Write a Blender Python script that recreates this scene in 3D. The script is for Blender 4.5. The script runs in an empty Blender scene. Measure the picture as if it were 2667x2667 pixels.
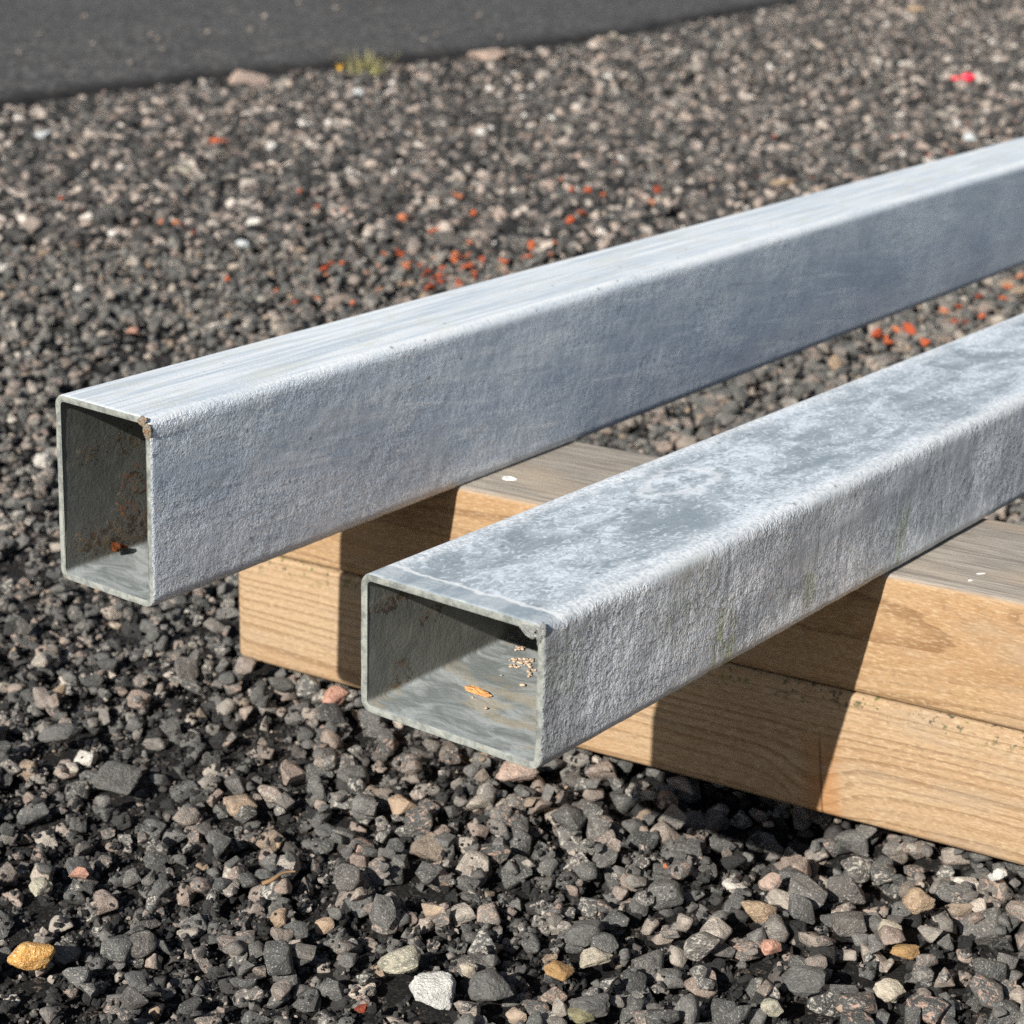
import bpy, bmesh, math, random
import numpy as np
from mathutils import Vector, Matrix

# ------------------------------------------------------------------ camera, world, sun
S = 0.0004                      # solved units -> metres (tube profile 150 x 101 -> 60 x 40 mm)
Z0 = 111.5                      # solved height of the underside of the timber
F_PX, PITCH, ROLL, CAM_H = 5300.7, 0.3203, 0.0277, 667.81
scene = bpy.context.scene
col = scene.collection
fw = Vector((0, math.cos(PITCH), -math.sin(PITCH)))
up0 = Vector((0, math.sin(PITCH), math.cos(PITCH)))
rt0 = Vector((1, 0, 0))
cr, sr = math.cos(ROLL), math.sin(ROLL)
CR = rt0 * cr + up0 * sr
CU = up0 * cr - rt0 * sr
CAM = Vector((0, 0, (CAM_H + Z0) * S))
cd = bpy.data.cameras.new('camera')
cam = bpy.data.objects.new('camera', cd)
col.objects.link(cam)
m = Matrix.Identity(4)
for i in range(3):
    m[i][0], m[i][1], m[i][2], m[i][3] = CR[i], CU[i], -fw[i], CAM[i]
cam.matrix_world = m
cd.sensor_width = 36.0
cd.lens = F_PX / 2667.0 * 36.0
cd.clip_start, cd.clip_end = 0.01, 3000.0
cd.dof.use_dof = True
cd.dof.focus_distance = 0.57
cd.dof.aperture_fstop = 28.0
scene.camera = cam

SUN_YAW, SUN_EL = 1.045, math.radians(30.4)     # direction the light travels / height of the sun
w = bpy.data.worlds.new('World')
scene.world = w
w.use_nodes = True
nt = w.node_tree
bg = nt.nodes['Background']
sky = nt.nodes.new('ShaderNodeTexSky')
sky.sky_type = 'NISHITA'
sky.sun_disc = False
sky.sun_elevation = SUN_EL
sky.sun_rotation = math.atan2(-math.cos(SUN_YAW), -math.sin(SUN_YAW))
nt.links.new(sky.outputs[0], bg.inputs[0])
bg.inputs[1].default_value = 0.05
sd = bpy.data.lights.new('sun', 'SUN')
sd.energy = 5.0
sd.angle = math.radians(0.53)
sd.color = (1.0, 0.955, 0.875)
sun = bpy.data.objects.new('sun', sd)
col.objects.link(sun)
ldir = Vector((math.cos(SUN_YAW) * math.cos(SUN_EL), math.sin(SUN_YAW) * math.cos(SUN_EL), -math.sin(SUN_EL)))
sun.rotation_euler = ldir.to_track_quat('-Z', 'Y').to_euler()
sun.location = (-1, -1.5, 2)
scene.view_settings.view_transform = 'Standard'
scene.view_settings.look = 'None'
scene.view_settings.exposure = 0.85
scene.view_settings.gamma = 1.0
scene.cycles.use_denoising = False
scene.cycles.max_bounces = 3
scene.cycles.diffuse_bounces = 2
scene.cycles.glossy_bounces = 2
scene.cycles.transmission_bounces = 0

rng = np.random.default_rng(7)
random.seed(7)

# ------------------------------------------------------------------ helpers
def ray(px, py):
    return (fw + CR * ((px - 1333.5) / F_PX) - CU * ((py - 1333.5) / F_PX)).normalized()
def on_z(px, py, z=0.0):
    d = ray(px, py)
    return CAM + d * ((z - CAM.z) / d.z)
def link(o, parent=None):
    col.objects.link(o)
    if parent is not None:
        o.parent = parent
    return o
def obj(name, me, mat=None, parent=None):
    o = bpy.data.objects.new(name, me)
    if mat is not None and not me.materials:
        me.materials.append(mat)
    return link(o, parent)
def tag(o, label=None, cat=None, group=None, kind=None):
    for k, v in (('label', label), ('category', cat), ('group', group), ('kind', kind)):
        if v:
            o[k] = v
    return o
def mesh(name, v, f, smooth=True):
    me = bpy.data.meshes.new(name)
    me.from_pydata([tuple(map(float, p)) for p in v], [], [tuple(map(int, q)) for q in f])
    if smooth:
        me.polygons.foreach_set('use_smooth', [True] * len(me.polygons))
    me.update()
    return me
TAB = rng.random(65536)
def vnoise(x, y, z):
    """vectorised value noise, -1..1"""
    xi, yi, zi = np.floor(x).astype(np.int64), np.floor(y).astype(np.int64), np.floor(z).astype(np.int64)
    fx, fy, fz = x - xi, y - yi, z - zi
    fx, fy, fz = (t * t * (3 - 2 * t) for t in (fx, fy, fz))
    def h(a, b, c):
        return TAB[(a * 73856093 ^ b * 19349663 ^ c * 83492791) & 65535]
    r = 0
    for dx in (0, 1):
        for dy in (0, 1):
            for dz in (0, 1):
                r = r + h(xi + dx, yi + dy, zi + dz) * (fx if dx else 1 - fx) * (fy if dy else 1 - fy) * (fz if dz else 1 - fz)
    return r * 2 - 1

# ------------------------------------------------------------------ node shorthand
class NT:
    def __init__(s, name):
        s.m = bpy.data.materials.new(name)
        s.m.use_nodes = True
        s.t = s.m.node_tree
        s.b = s.t.nodes['Principled BSDF']
        s._tc = None
    def n(s, typ, **kw):
        nd = s.t.nodes.new(typ)
        for k, v in kw.items():
            setattr(nd, k, v)
        return nd
    def set(s, sock, v):
        if isinstance(v, bpy.types.NodeSocket):
            s.t.links.new(v, sock)
        elif isinstance(v, (tuple, list)):
            sock.default_value = tuple(v) if len(v) == len(sock.default_value) else tuple(v) + (1.0,)
        else:
            sock.default_value = v
    def co(s, which='Object'):
        if s._tc is None:
            s._tc = s.n('ShaderNodeTexCoord')
        return s._tc.outputs[which]
    def math(s, op, a, b=0.0, c=0.0, clamp=False):
        nd = s.n('ShaderNodeMath', operation=op, use_clamp=clamp)
        s.set(nd.inputs[0], a); s.set(nd.inputs[1], b); s.set(nd.inputs[2], c)
        return nd.outputs[0]
    def vmath(s, op, a, b=(0, 0, 0)):
        nd = s.n('ShaderNodeVectorMath', operation=op)
        s.set(nd.inputs[0], a); s.set(nd.inputs[1], b)
        return nd.outputs['Value'] if op in ('LENGTH', 'DISTANCE', 'DOT_PRODUCT') else nd.outputs[0]
    def sep(s, v):
        nd = s.n('ShaderNodeSeparateXYZ'); s.set(nd.inputs[0], v)
        return nd.outputs
    def comb(s, x, y, z):
        nd = s.n('ShaderNodeCombineXYZ')
        for i, v in enumerate((x, y, z)):
            s.set(nd.inputs[i], v)
        return nd.outputs[0]
    def noise(s, vec, scale, detail=3.0, rough=0.55, dist=0.0, colour=False, dims='3D'):
        nd = s.n('ShaderNodeTexNoise', noise_dimensions=dims)
        s.set(nd.inputs['Vector'], vec)
        nd.inputs['Scale'].default_value = scale
        nd.inputs['Detail'].default_value = detail
        nd.inputs['Roughness'].default_value = rough
        nd.inputs['Distortion'].default_value = dist
        return nd.outputs['Color' if colour else 'Fac']
    def voro(s, vec, scale, feature='F1', out='Distance', rand=1.0):
        nd = s.n('ShaderNodeTexVoronoi', feature=feature)
        s.set(nd.inputs['Vector'], vec)
        nd.inputs['Scale'].default_value = scale
        nd.inputs['Randomness'].default_value = rand
        return nd.outputs[out]
    def step(s, v, lo, hi):
        nd = s.n('ShaderNodeMapRange', interpolation_type='SMOOTHSTEP')
        s.set(nd.inputs[0], v)
        nd.inputs[1].default_value, nd.inputs[2].default_value = lo, hi
        nd.inputs[3].default_value, nd.inputs[4].default_value = 0.0, 1.0
        if lo > hi:
            nd.inputs[1].default_value, nd.inputs[2].default_value = hi, lo
            nd.inputs[3].default_value, nd.inputs[4].default_value = 1.0, 0.0
        return nd.outputs[0]
    def mix(s, f, a, b, blend='MIX'):
        nd = s.n('ShaderNodeMix', data_type='RGBA', blend_type=blend)
        s.set(nd.inputs[0], f); s.set(nd.inputs[6], a); s.set(nd.inputs[7], b)
        return nd.outputs[2]
    def ramp(s, v, stops, interp='LINEAR'):
        nd = s.n('ShaderNodeValToRGB')
        nd.color_ramp.interpolation = interp
        e = nd.color_ramp.elements
        while len(e) < len(stops):
            e.new(0.5)
        for i, (p, c) in enumerate(stops):
            e[i].position = p
            e[i].color = tuple(c) + (1.0,) if len(c) == 3 else c
        s.set(nd.inputs[0], v)
        return nd.outputs[0]
    def bump(s, h, strength, dist, normal=None):
        nd = s.n('ShaderNodeBump')
        nd.inputs['Strength'].default_value = strength
        nd.inputs['Distance'].default_value = dist
        s.set(nd.inputs['Height'], h)
        if normal is not None:
            s.set(nd.inputs['Normal'], normal)
        return nd.outputs[0]
    def done(s, colour=None, rough=None, metal=None, normal=None, spec=None):
        i = s.b.inputs
        if colour is not None: s.set(i['Base Color'], colour)
        if rough is not None: s.set(i['Roughness'], rough)
        if metal is not None: s.set(i['Metallic'], metal)
        if normal is not None: s.set(i['Normal'], normal)
        if spec is not None: s.set(i['Specular IOR Level'], spec)
        return s.m

# ------------------------------------------------------------------ materials: stone, ground
def stone_material(name, stops, pale=(0.56, 0.54, 0.50), speck=0.55, patchy=True):
    k = NT(name)
    oi = k.n('ShaderNodeObjectInfo')
    rnd = oi.outputs['Random']
    base = k.ramp(rnd, stops)
    # object coordinates are in stone radii; shift them per stone
    off = k.math('MULTIPLY', rnd, 97.0)
    P = k.vmath('ADD', k.co('Object'), k.comb(off, k.math('MULTIPLY', rnd, 31.0), k.math('MULTIPLY', rnd, 57.0)))
    big = k.noise(P, 1.3, 2, 0.6)
    fine = k.noise(P, 7.5, 3, 0.75)
    vein = k.noise(P, 2.2, 2, 0.6, 0.8)
    c = k.mix(k.step(big, 0.35, 0.7), base, k.mix(1.0, base, (0.68, 0.68, 0.69), 'MULTIPLY'))
    c = k.mix(k.math('MULTIPLY', k.step(fine, 0.54, 0.66), speck), c, pale)
    pep = k.noise(P, 15.0, 2, 0.7)
    c = k.mix(k.math('MULTIPLY', k.step(pep, 0.44, 0.34), 0.45), c, k.mix(1.0, c, (0.25, 0.25, 0.25), 'MULTIPLY'))
    # a third of the stones carry a paler or rusty face
    r2 = k.math('FRACT', k.math('MULTIPLY', rnd, 13.7))
    if patchy:
        c = k.mix(k.math('MULTIPLY', k.step(vein, 0.52, 0.62), k.step(r2, 0.66, 0.72)), c, k.mix(k.step(r2, 0.8, 0.9), (0.46, 0.43, 0.38), (0.38, 0.27, 0.215)))
        c = k.mix(k.step(fine, 0.69, 0.73), c, (0.85, 0.84, 0.82))  # sparse glints painted in as tiny bright specks
    hgt = k.math('ADD', k.math('MULTIPLY', fine, 0.6), big)
    nrm = k.bump(hgt, 0.55, 0.10)
    return k.done(c, k.math('MULTIPLY_ADD', fine, -0.3, 0.88), 0.0, nrm, 0.35)
GREY = [(0.0, (0.055, 0.055, 0.053)), (0.20, (0.132, 0.130, 0.124)), (0.36, (0.084, 0.084, 0.080)), (0.56, (0.176, 0.170, 0.159)),
        (0.68, (0.110, 0.101, 0.093)), (0.78, (0.238, 0.216, 0.192)), (0.85, (0.308, 0.237, 0.196)), (0.91, (0.422, 0.374, 0.318)),
        (0.94, (0.132, 0.127, 0.120)), (0.98, (0.405, 0.287, 0.189)), (1.0, (0.70, 0.66, 0.60))]
FARC = [(0.0, (0.026, 0.025, 0.025)), (0.25, (0.085, 0.081, 0.077)), (0.42, (0.040, 0.038, 0.037)), (0.56, (0.13, 0.12, 0.111)),
        (0.64, (0.070, 0.061, 0.056)), (0.72, (0.27, 0.235, 0.21)), (0.79, (0.42, 0.325, 0.275)), (0.87, (0.64, 0.56, 0.49)),
        (0.92, (0.095, 0.087, 0.081)), (0.972, (0.60, 0.48, 0.39)), (1.0, (0.86, 0.83, 0.78))]
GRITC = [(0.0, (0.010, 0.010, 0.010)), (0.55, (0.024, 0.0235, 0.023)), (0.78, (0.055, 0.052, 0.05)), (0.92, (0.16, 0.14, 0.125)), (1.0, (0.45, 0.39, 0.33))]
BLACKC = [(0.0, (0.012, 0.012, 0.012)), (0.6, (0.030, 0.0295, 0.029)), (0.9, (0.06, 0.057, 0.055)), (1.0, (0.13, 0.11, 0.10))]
M_BLACK = stone_material('gap_shade_stone', BLACKC, pale=(0.14, 0.135, 0.13), speck=0.4, patchy=False)  # grime and the shade of the gaps together, put into the stone colour
M_STONE = stone_material('crushed_stone', GREY)
M_FAR = stone_material('crushed_stone_far', FARC)  # pale and dark stones, tones stretched to paint in gap shade and highlights
M_GRIT = stone_material('black_grit', GRITC, speck=0.2, patchy=False)
def plain_stone(name, c, dark, pale, speck=0.6):
    k = NT(name)
    P = k.co('Object')
    big = k.noise(P, 1.1, 3, 0.6, 0.4)
    fine = k.noise(P, 7.0, 3, 0.75)
    cc = k.mix(k.step(big, 0.45, 0.62), c, dark)
    cc = k.mix(k.math('MULTIPLY', k.step(fine, 0.52, 0.66), speck), cc, pale)
    pep = k.noise(P, 14.0, 2, 0.7)
    cc = k.mix(k.math('MULTIPLY', k.step(pep, 0.43, 0.33), 0.55), cc, tuple(x * 0.35 for x in dark))
    return k.done(cc, 0.75, 0.0, k.bump(k.math('ADD', fine, big), 0.5, 0.09), 0.4)
def brick_material():
    k = NT('fired_brick')
    oi = k.n('ShaderNodeObjectInfo')
    P = k.co('Object')
    f = k.noise(P, 3.0, 4, 0.65)
    c = k.ramp(oi.outputs['Random'], [(0, (0.22, 0.05, 0.03)), (0.3, (0.48, 0.09, 0.035)), (0.7, (0.62, 0.15, 0.055)), (1, (0.52, 0.26, 0.16))])
    c = k.mix(k.step(f, 0.52, 0.70), c, (0.26, 0.12, 0.085))
    return k.done(c, 0.9, 0, k.bump(f, 0.6, 0.2), 0.2)
M_BRICK = brick_material()

def ground_material():
    k = NT('grit_ground')
    P = k.co('Object')
    a = k.noise(P, 900, 4, 0.7)
    b = k.noise(P, 160, 4, 0.6)
    v = k.voro(P, 420, out='Color')
    vx = k.sep(v)[0]
    c = k.mix(k.step(a, 0.4, 0.7), (0.006, 0.0058, 0.0056), (0.028, 0.026, 0.0245))
    c = k.mix(k.math('MULTIPLY', k.step(vx, 0.86, 0.92), k.step(a, 0.45, 0.6)), c, (0.15, 0.12, 0.10))
    far = k.step(k.sep(P)[1], 3.2, 6.0)          # beyond the modelled stones: their average colour
    c = k.mix(far, c, k.mix(k.step(b, 0.35, 0.65), (0.05, 0.045, 0.042), (0.24, 0.20, 0.175)))
    return k.done(c, 0.9, 0, k.bump(k.math('ADD', a, b), 0.8, 0.002), 0.2)
def asphalt_material():
    k = NT('asphalt')
    P = k.co('Object')
    a = k.noise(P, 420, 3, 0.7)
    v = k.voro(P, 150, out='Color')
    vx = k.sep(v)[0]
    b = k.noise(P, 3.0, 4, 0.6)
    c = k.mix(k.step(b, 0.3, 0.7), (0.042, 0.0415, 0.042), (0.056, 0.055, 0.055))
    c = k.mix(k.step(a, 0.45, 0.72), c, (0.075, 0.073, 0.071))
    c = k.mix(k.step(vx, 0.72, 0.95), c, (0.15, 0.143, 0.136))
    c = k.mix(k.math('MULTIPLY', k.step(vx, 0.22, 0.08), 0.7), c, (0.016, 0.016, 0.016))
    edge = k.n('ShaderNodeAttribute', attribute_name='edge').outputs['Fac']
    c = k.mix(edge, c, (0.020, 0.019, 0.019))
    return k.done(c, 0.85, 0, k.bump(k.math('ADD', a, vx), 0.6, 0.0015), 0.15)

# ------------------------------------------------------------------ ground sheet and road
BASE_Z = -0.0085
def hollow(x, y):
    """dip scraped out of the gravel in front of the timbers, below the flat tube"""
    ca, sa = math.cos(-0.5202), math.sin(-0.5202)
    qx, qy = x - 0.07668, y - 0.64108
    a = qx * ca + qy * sa; b = -qx * sa + qy * ca
    return -0.0130 * np.exp(-((a - 0.030) / 0.055) ** 2) * np.exp(-((b + 0.006) / 0.030) ** 2)
def axis_steps(lo, hi, n):
    return np.linspace(lo, hi, n)
gx = np.concatenate([[-400, -60, -10, -4, -2], axis_steps(-1.3, 1.5, 141), [2, 4, 10, 60, 400]])
gy = np.concatenate([[-200, -20, -3, -0.5, 0.1], axis_steps(0.3, 4.6, 216), [5.5, 8, 20, 100, 900]])
GX, GY = np.meshgrid(gx, gy)
gz = BASE_Z + 0.0018 * vnoise(GX * 25, GY * 25, GX * 0) + 0.001 * vnoise(GX * 90, GY * 90, GX * 0 + 5)
gz = gz + hollow(GX, GY)
gz = np.where((GX < -1.3) | (GX > 1.5) | (GY < 0.3) | (GY > 4.6), BASE_Z + 0.001, gz)
nx, ny = len(gx), len(gy)
gv = np.stack([GX.ravel(), GY.ravel(), gz.ravel()], 1)
gf = [(j * nx + i, j * nx + i + 1, (j + 1) * nx + i + 1, (j + 1) * nx + i) for j in range(ny - 1) for i in range(nx - 1)]
ground = obj('gravel_ground', mesh('gravel_ground', gv, gf), ground_material())
tag(ground, 'dark crushed stone ground under the timbers and tubes', None, None, 'structure')

# the road edge, read along the photograph's upper left
edge_px = [(-500, 330), (-200, 302), (0, 276), (180, 254), (345, 226), (560, 200), (760, 182), (1000, 160), (1174, 148), (1430, 116), (1679, 80), (1886, 38)]
edge_pts = [on_z(x, y, 0.004) for x, y in edge_px]
d_end = (edge_pts[-1] - edge_pts[-3]).normalized()
d_beg = (edge_pts[0] - edge_pts[2]).normalized()
edge_pts = [edge_pts[0] + d_beg * 60, edge_pts[0] + d_beg * 3] + edge_pts + [edge_pts[-1] + d_end * 1.5, edge_pts[-1] + d_end * 80]
EP = np.array([(p.x, p.y) for p in edge_pts])
# resample the visible part finely
seg = []
for i in range(len(EP) - 1):
    n = 1 if i == 0 or i == len(EP) - 2 else max(2, int(np.linalg.norm(EP[i + 1] - EP[i]) / 0.012))
    for t in np.arange(n) / n:
        seg.append(EP[i] * (1 - t) + EP[i + 1] * t)
seg.append(EP[-1])
seg = np.array(seg)
wob = 0.010 * vnoise(seg[:, 0] * 9, seg[:, 1] * 9, seg[:, 0] * 0) + 0.006 * vnoise(seg[:, 0] * 45, seg[:, 1] * 45, seg[:, 0] * 0)
tang = np.gradient(seg, axis=0)
tang /= np.linalg.norm(tang, axis=1)[:, None]
nrm2 = np.stack([-tang[:, 1], tang[:, 0]], 1)       # away from the gravel
seg = seg + nrm2 * wob[:, None]
rows, rowz, rowe = [], [], []
nmean = nrm2[2:-2].mean(0); nmean /= np.linalg.norm(nmean)
for off, z, e in ((-0.02, BASE_Z - 0.004, 1), (0.0, 0.0015, 1), (0.006, 0.0075, 0.9), (0.02, 0.0105, 0.55), (0.05, 0.012, 0.1), (0.12, 0.013, 0), (1.0, 0.015, 0), (6.0, 0.02, 0), (300.0, 0.05, 0)):
    rows.append(seg + nrm2 * min(off, 0.05) + nmean[None, :] * max(0.0, off - 0.05)); rowz.append(z); rowe.append(e)
av, ae = [], []
for r, z, e in zip(rows, rowz, rowe):
    zz = z + (0.0015 if z < 0.0125 else 0.0) * vnoise(r[:, 0] * 60, r[:, 1] * 60, r[:, 0] * 0)
    av += [(p[0], p[1], q) for p, q in zip(r, zz)]
    ae += [e] * len(r)
ns = len(seg)
af = [(j * ns + i, j * ns + i + 1, (j + 1) * ns + i + 1, (j + 1) * ns + i) for j in range(len(rows) - 1) for i in range(ns - 1)]
me = mesh('asphalt_road', av, af)
me.attributes.new('edge', 'FLOAT', 'POINT').data.foreach_set('value', ae)
road = obj('asphalt_road', me, asphalt_material())
tag(road, 'smooth dark asphalt road beyond the gravel', None, None, 'structure')
def in_road(x, y):
    """signed distance to the road edge, positive on the road"""
    d = np.hypot(seg[:, 0] - x, seg[:, 1] - y)
    i = int(np.argmin(d))
    return (x - seg[i, 0]) * nrm2[i, 0] + (y - seg[i, 1]) * nrm2[i, 1]

# ------------------------------------------------------------------ stone shapes
def ico(sub):
    bm = bmesh.new()
    bmesh.ops.create_icosphere(bm, subdivisions=sub, radius=1.0)
    v = np.array([p.co[:] for p in bm.verts]); f = [[q.index for q in p.verts] for p in bm.faces]
    bm.free()
    return v, f
ICO = {k: ico(k) for k in (2, 3, 4)}
def stone_mesh(name, sub, seed, planes=11, soft=14.0, rough=0.05, square=0.0):
    r = np.random.default_rng(seed)
    v, f = ICO[sub]
    n = r.normal(size=(planes, 3)); n /= np.linalg.norm(n, axis=1)[:, None]
    d = r.uniform(0.55, 0.95, planes)
    if square:
        n = np.concatenate([n, np.eye(3), -np.eye(3)]); d = np.concatenate([d + 0.15, np.full(6, square)])
    dots = np.maximum(v @ n.T, 1e-3) / d[None, :]
    rad = 1.0 / (np.sum(dots ** soft, 1) + 1.0) ** (1.0 / soft)
    rad *= 1 + rough * vnoise(v[:, 0] * 2.3 + seed, v[:, 1] * 2.3, v[:, 2] * 2.3) + rough * 0.6 * vnoise(v[:, 0] * 6 + seed, v[:, 1] * 6, v[:, 2] * 6)
    p = v * rad[:, None]
    p -= (p.max(0) + p.min(0)) / 2
    p /= np.abs(p).max(0)[None, :]
    return mesh(name, p, f)
def hull_mesh(name, seed, npts=16, bev=0.10, detail=0.035, extra=0):
    r = np.random.default_rng(seed)
    bm = bmesh.new()
    p = r.normal(size=(npts, 3)); p /= np.linalg.norm(p, axis=1)[:, None]
    p *= r.uniform(0.78, 1.0, (npts, 1))
    if seed % 3 == 0:                      # blocky ones
        p = np.sign(p) * np.abs(p) ** 0.6
    for q in p: bm.verts.new(q)
    bmesh.ops.convex_hull(bm, input=bm.verts[:])
    for q in [q for q in bm.verts if not q.link_faces]: bm.verts.remove(q)
    bmesh.ops.dissolve_limit(bm, angle_limit=0.26, verts=bm.verts[:], edges=bm.edges[:])
    bmesh.ops.bevel(bm, geom=bm.edges[:] + bm.verts[:], offset=bev, segments=1, affect='EDGES', profile=0.5, clamp_overlap=True)
    bmesh.ops.triangulate(bm, faces=bm.faces[:])
    bmesh.ops.subdivide_edges(bm, edges=[e for e in bm.edges if e.calc_length() > 0.55], cuts=1)
    bmesh.ops.triangulate(bm, faces=bm.faces[:])
    for _ in range(extra):
        bmesh.ops.subdivide_edges(bm, edges=bm.edges[:], cuts=1)
        bmesh.ops.triangulate(bm, faces=bm.faces[:])
    bm.verts.index_update()
    v = np.array([q.co[:] for q in bm.verts]); f = [[w_.index for w_ in q.verts] for q in bm.faces]
    bm.free()
    if extra:
        v = v * (1 + 0.05 * vnoise(v[:, 0] * 6 + seed, v[:, 1] * 6, v[:, 2] * 6) + 0.02 * vnoise(v[:, 0] * 14, v[:, 1] * 14 + seed, v[:, 2] * 14))[:, None]
    v = v * (1 + detail * vnoise(v[:, 0] * 2.6 + seed, v[:, 1] * 2.6, v[:, 2] * 2.6))[:, None]
    v -= (v.max(0) + v.min(0)) / 2
    v /= np.abs(v).max(0)[None, :]
    me = mesh(name, v, f)
    me.set_sharp_from_angle(angle=math.radians(34))
    return me
protos = [hull_mesh('stone_shape', 100 + i, npts=10 + i % 9, bev=[0.07, 0.11, 0.15][i % 3]) for i in range(48)]
fars = [hull_mesh('stone_shape_small', 330 + i, npts=10 + i % 6, bev=0.1) for i in range(16)]
grits = [hull_mesh('grit_shape', 530 + i, npts=9 + i % 5, bev=0.08) for i in range(12)]
blacks = [hull_mesh('black_shape', 230 + i, npts=10 + i % 6, bev=0.1) for i in range(14)]
for p in blacks: p.materials.append(M_BLACK)
for p in protos: p.materials.append(M_STONE)
for p in fars: p.materials.append(M_FAR)
for p in grits: p.materials.append(M_GRIT)
def proto_collection(name, meshes):
    c = bpy.data.collections.new(name)
    for i, q in enumerate(meshes):
        o = bpy.data.objects.new('%s_%03d' % (name, i), q)
        c.objects.link(o)
    return c
C_BLACK = proto_collection('black_shapes', blacks)
C_NEAR, C_FAR, C_GRIT = proto_collection('stone_shapes', protos), proto_collection('far_shapes', fars), proto_collection('grit_shapes', grits)

def scatter_tree(name, collection):
    g = bpy.data.node_groups.new(name, 'GeometryNodeTree')
    g.interface.new_socket('Geometry', in_out='INPUT', socket_type='NodeSocketGeometry')
    g.interface.new_socket('Geometry', in_out='OUTPUT', socket_type='NodeSocketGeometry')
    N, L = g.nodes, g.links
    gi, go = N.new('NodeGroupInput'), N.new('NodeGroupOutput')
    ci = N.new('GeometryNodeCollectionInfo')
    ci.inputs['Collection'].default_value = collection
    ci.inputs['Separate Children'].default_value = True
    ci.inputs['Reset Children'].default_value = True
    ip = N.new('GeometryNodeInstanceOnPoints')
    ip.inputs['Pick Instance'].default_value = True
    def attr(n, t):
        a = N.new('GeometryNodeInputNamedAttribute'); a.data_type = t
        a.inputs['Name'].default_value = n
        return a.outputs['Attribute']
    e = N.new('FunctionNodeEulerToRotation')
    L.new(gi.outputs[0], ip.inputs['Points'])
    L.new(ci.outputs[0], ip.inputs['Instance'])
    L.new(attr('pick', 'INT'), ip.inputs['Instance Index'])
    L.new(attr('turn', 'FLOAT_VECTOR'), e.inputs[0])
    L.new(e.outputs[0], ip.inputs['Rotation'])
    L.new(attr('size', 'FLOAT_VECTOR'), ip.inputs['Scale'])
    L.new(ip.outputs[0], go.inputs[0])
    return g
def scatter(name, pos, turn, size, pick, collection, parent, label):
    me = bpy.data.meshes.new(name)
    me.from_pydata([tuple(p) for p in np.asarray(pos, float).tolist()], [], [])
    me.attributes.new('turn', 'FLOAT_VECTOR', 'POINT').data.foreach_set('vector', np.asarray(turn, np.float32).ravel())
    me.attributes.new('size', 'FLOAT_VECTOR', 'POINT').data.foreach_set('vector', np.asarray(size, np.float32).ravel())
    me.attributes.new('pick', 'INT', 'POINT').data.foreach_set('value', np.asarray(pick, np.int32))
    o = obj(name, me, None, parent)
    md = o.modifiers.new('scatter', 'NODES')
    md.node_group = scatter_tree(name, collection)
    o['kind'] = 'stuff'
    if label: o['label'] = label
    return o

# ------------------------------------------------------------------ layout of timber and tubes (solved from the photograph)
def P3(x, y, z):
    return Vector((x * S, y * S, (z + Z0) * S))
YAW_T, XT, YT, LEND, TW = -0.5202, 191.7, 1602.7, -528.0, 193.3
ZT = 112.2                                      # top of the stack, solved units
T_TOP, T_BOT = 109.0, 114.8
td = Vector((math.cos(YAW_T), math.sin(YAW_T), 0)); tn = Vector((-td.y, td.x, 0))
timber_o = P3(XT, YT, 0); timber_o.z = 0
def under_timber(x, y, pad=0.0):
    q = Vector((x, y, 0)) - timber_o
    a, b = q.dot(td), q.dot(tn)
    return a > LEND * S - pad and -pad < b < TW * S + pad

# ------------------------------------------------------------------ featured stones: (px, py, wide px, high px, material, name, label, square)
ST = {}
def sm(key, *a, **k):
    ST[key] = plain_stone(key + '_stone', *a, **k)
sm('golden', (0.56, 0.31, 0.09), (0.46, 0.22, 0.05), (0.82, 0.68, 0.44), 0.8)
sm('white', (0.52, 0.51, 0.48), (0.40, 0.39, 0.365), (0.66, 0.65, 0.62), 0.5)
sm('lichen', (0.33, 0.31, 0.24), (0.17, 0.16, 0.135), (0.60, 0.56, 0.42), 0.8)
sm('cream', (0.40, 0.355, 0.28), (0.28, 0.24, 0.185), (0.60, 0.55, 0.45))
sm('amber', (0.33, 0.20, 0.085), (0.24, 0.14, 0.06), (0.66, 0.45, 0.20), 0.4)
sm('olive', (0.22, 0.20, 0.12), (0.17, 0.155, 0.09), (0.38, 0.34, 0.18), 0.3)
sm('pink', (0.46, 0.25, 0.18), (0.33, 0.17, 0.13), (0.62, 0.42, 0.33))
sm('blush', (0.42, 0.31, 0.25), (0.26, 0.20, 0.17), (0.62, 0.50, 0.42))
sm('tan', (0.31, 0.23, 0.155), (0.22, 0.15, 0.10), (0.58, 0.44, 0.29), 0.7)
sm('slate', (0.105, 0.103, 0.098), (0.075, 0.073, 0.070), (0.26, 0.25, 0.23), 0.45)
sm('bluewhite', (0.52, 0.55, 0.56), (0.42, 0.45, 0.46), (0.66, 0.68, 0.69))
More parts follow.
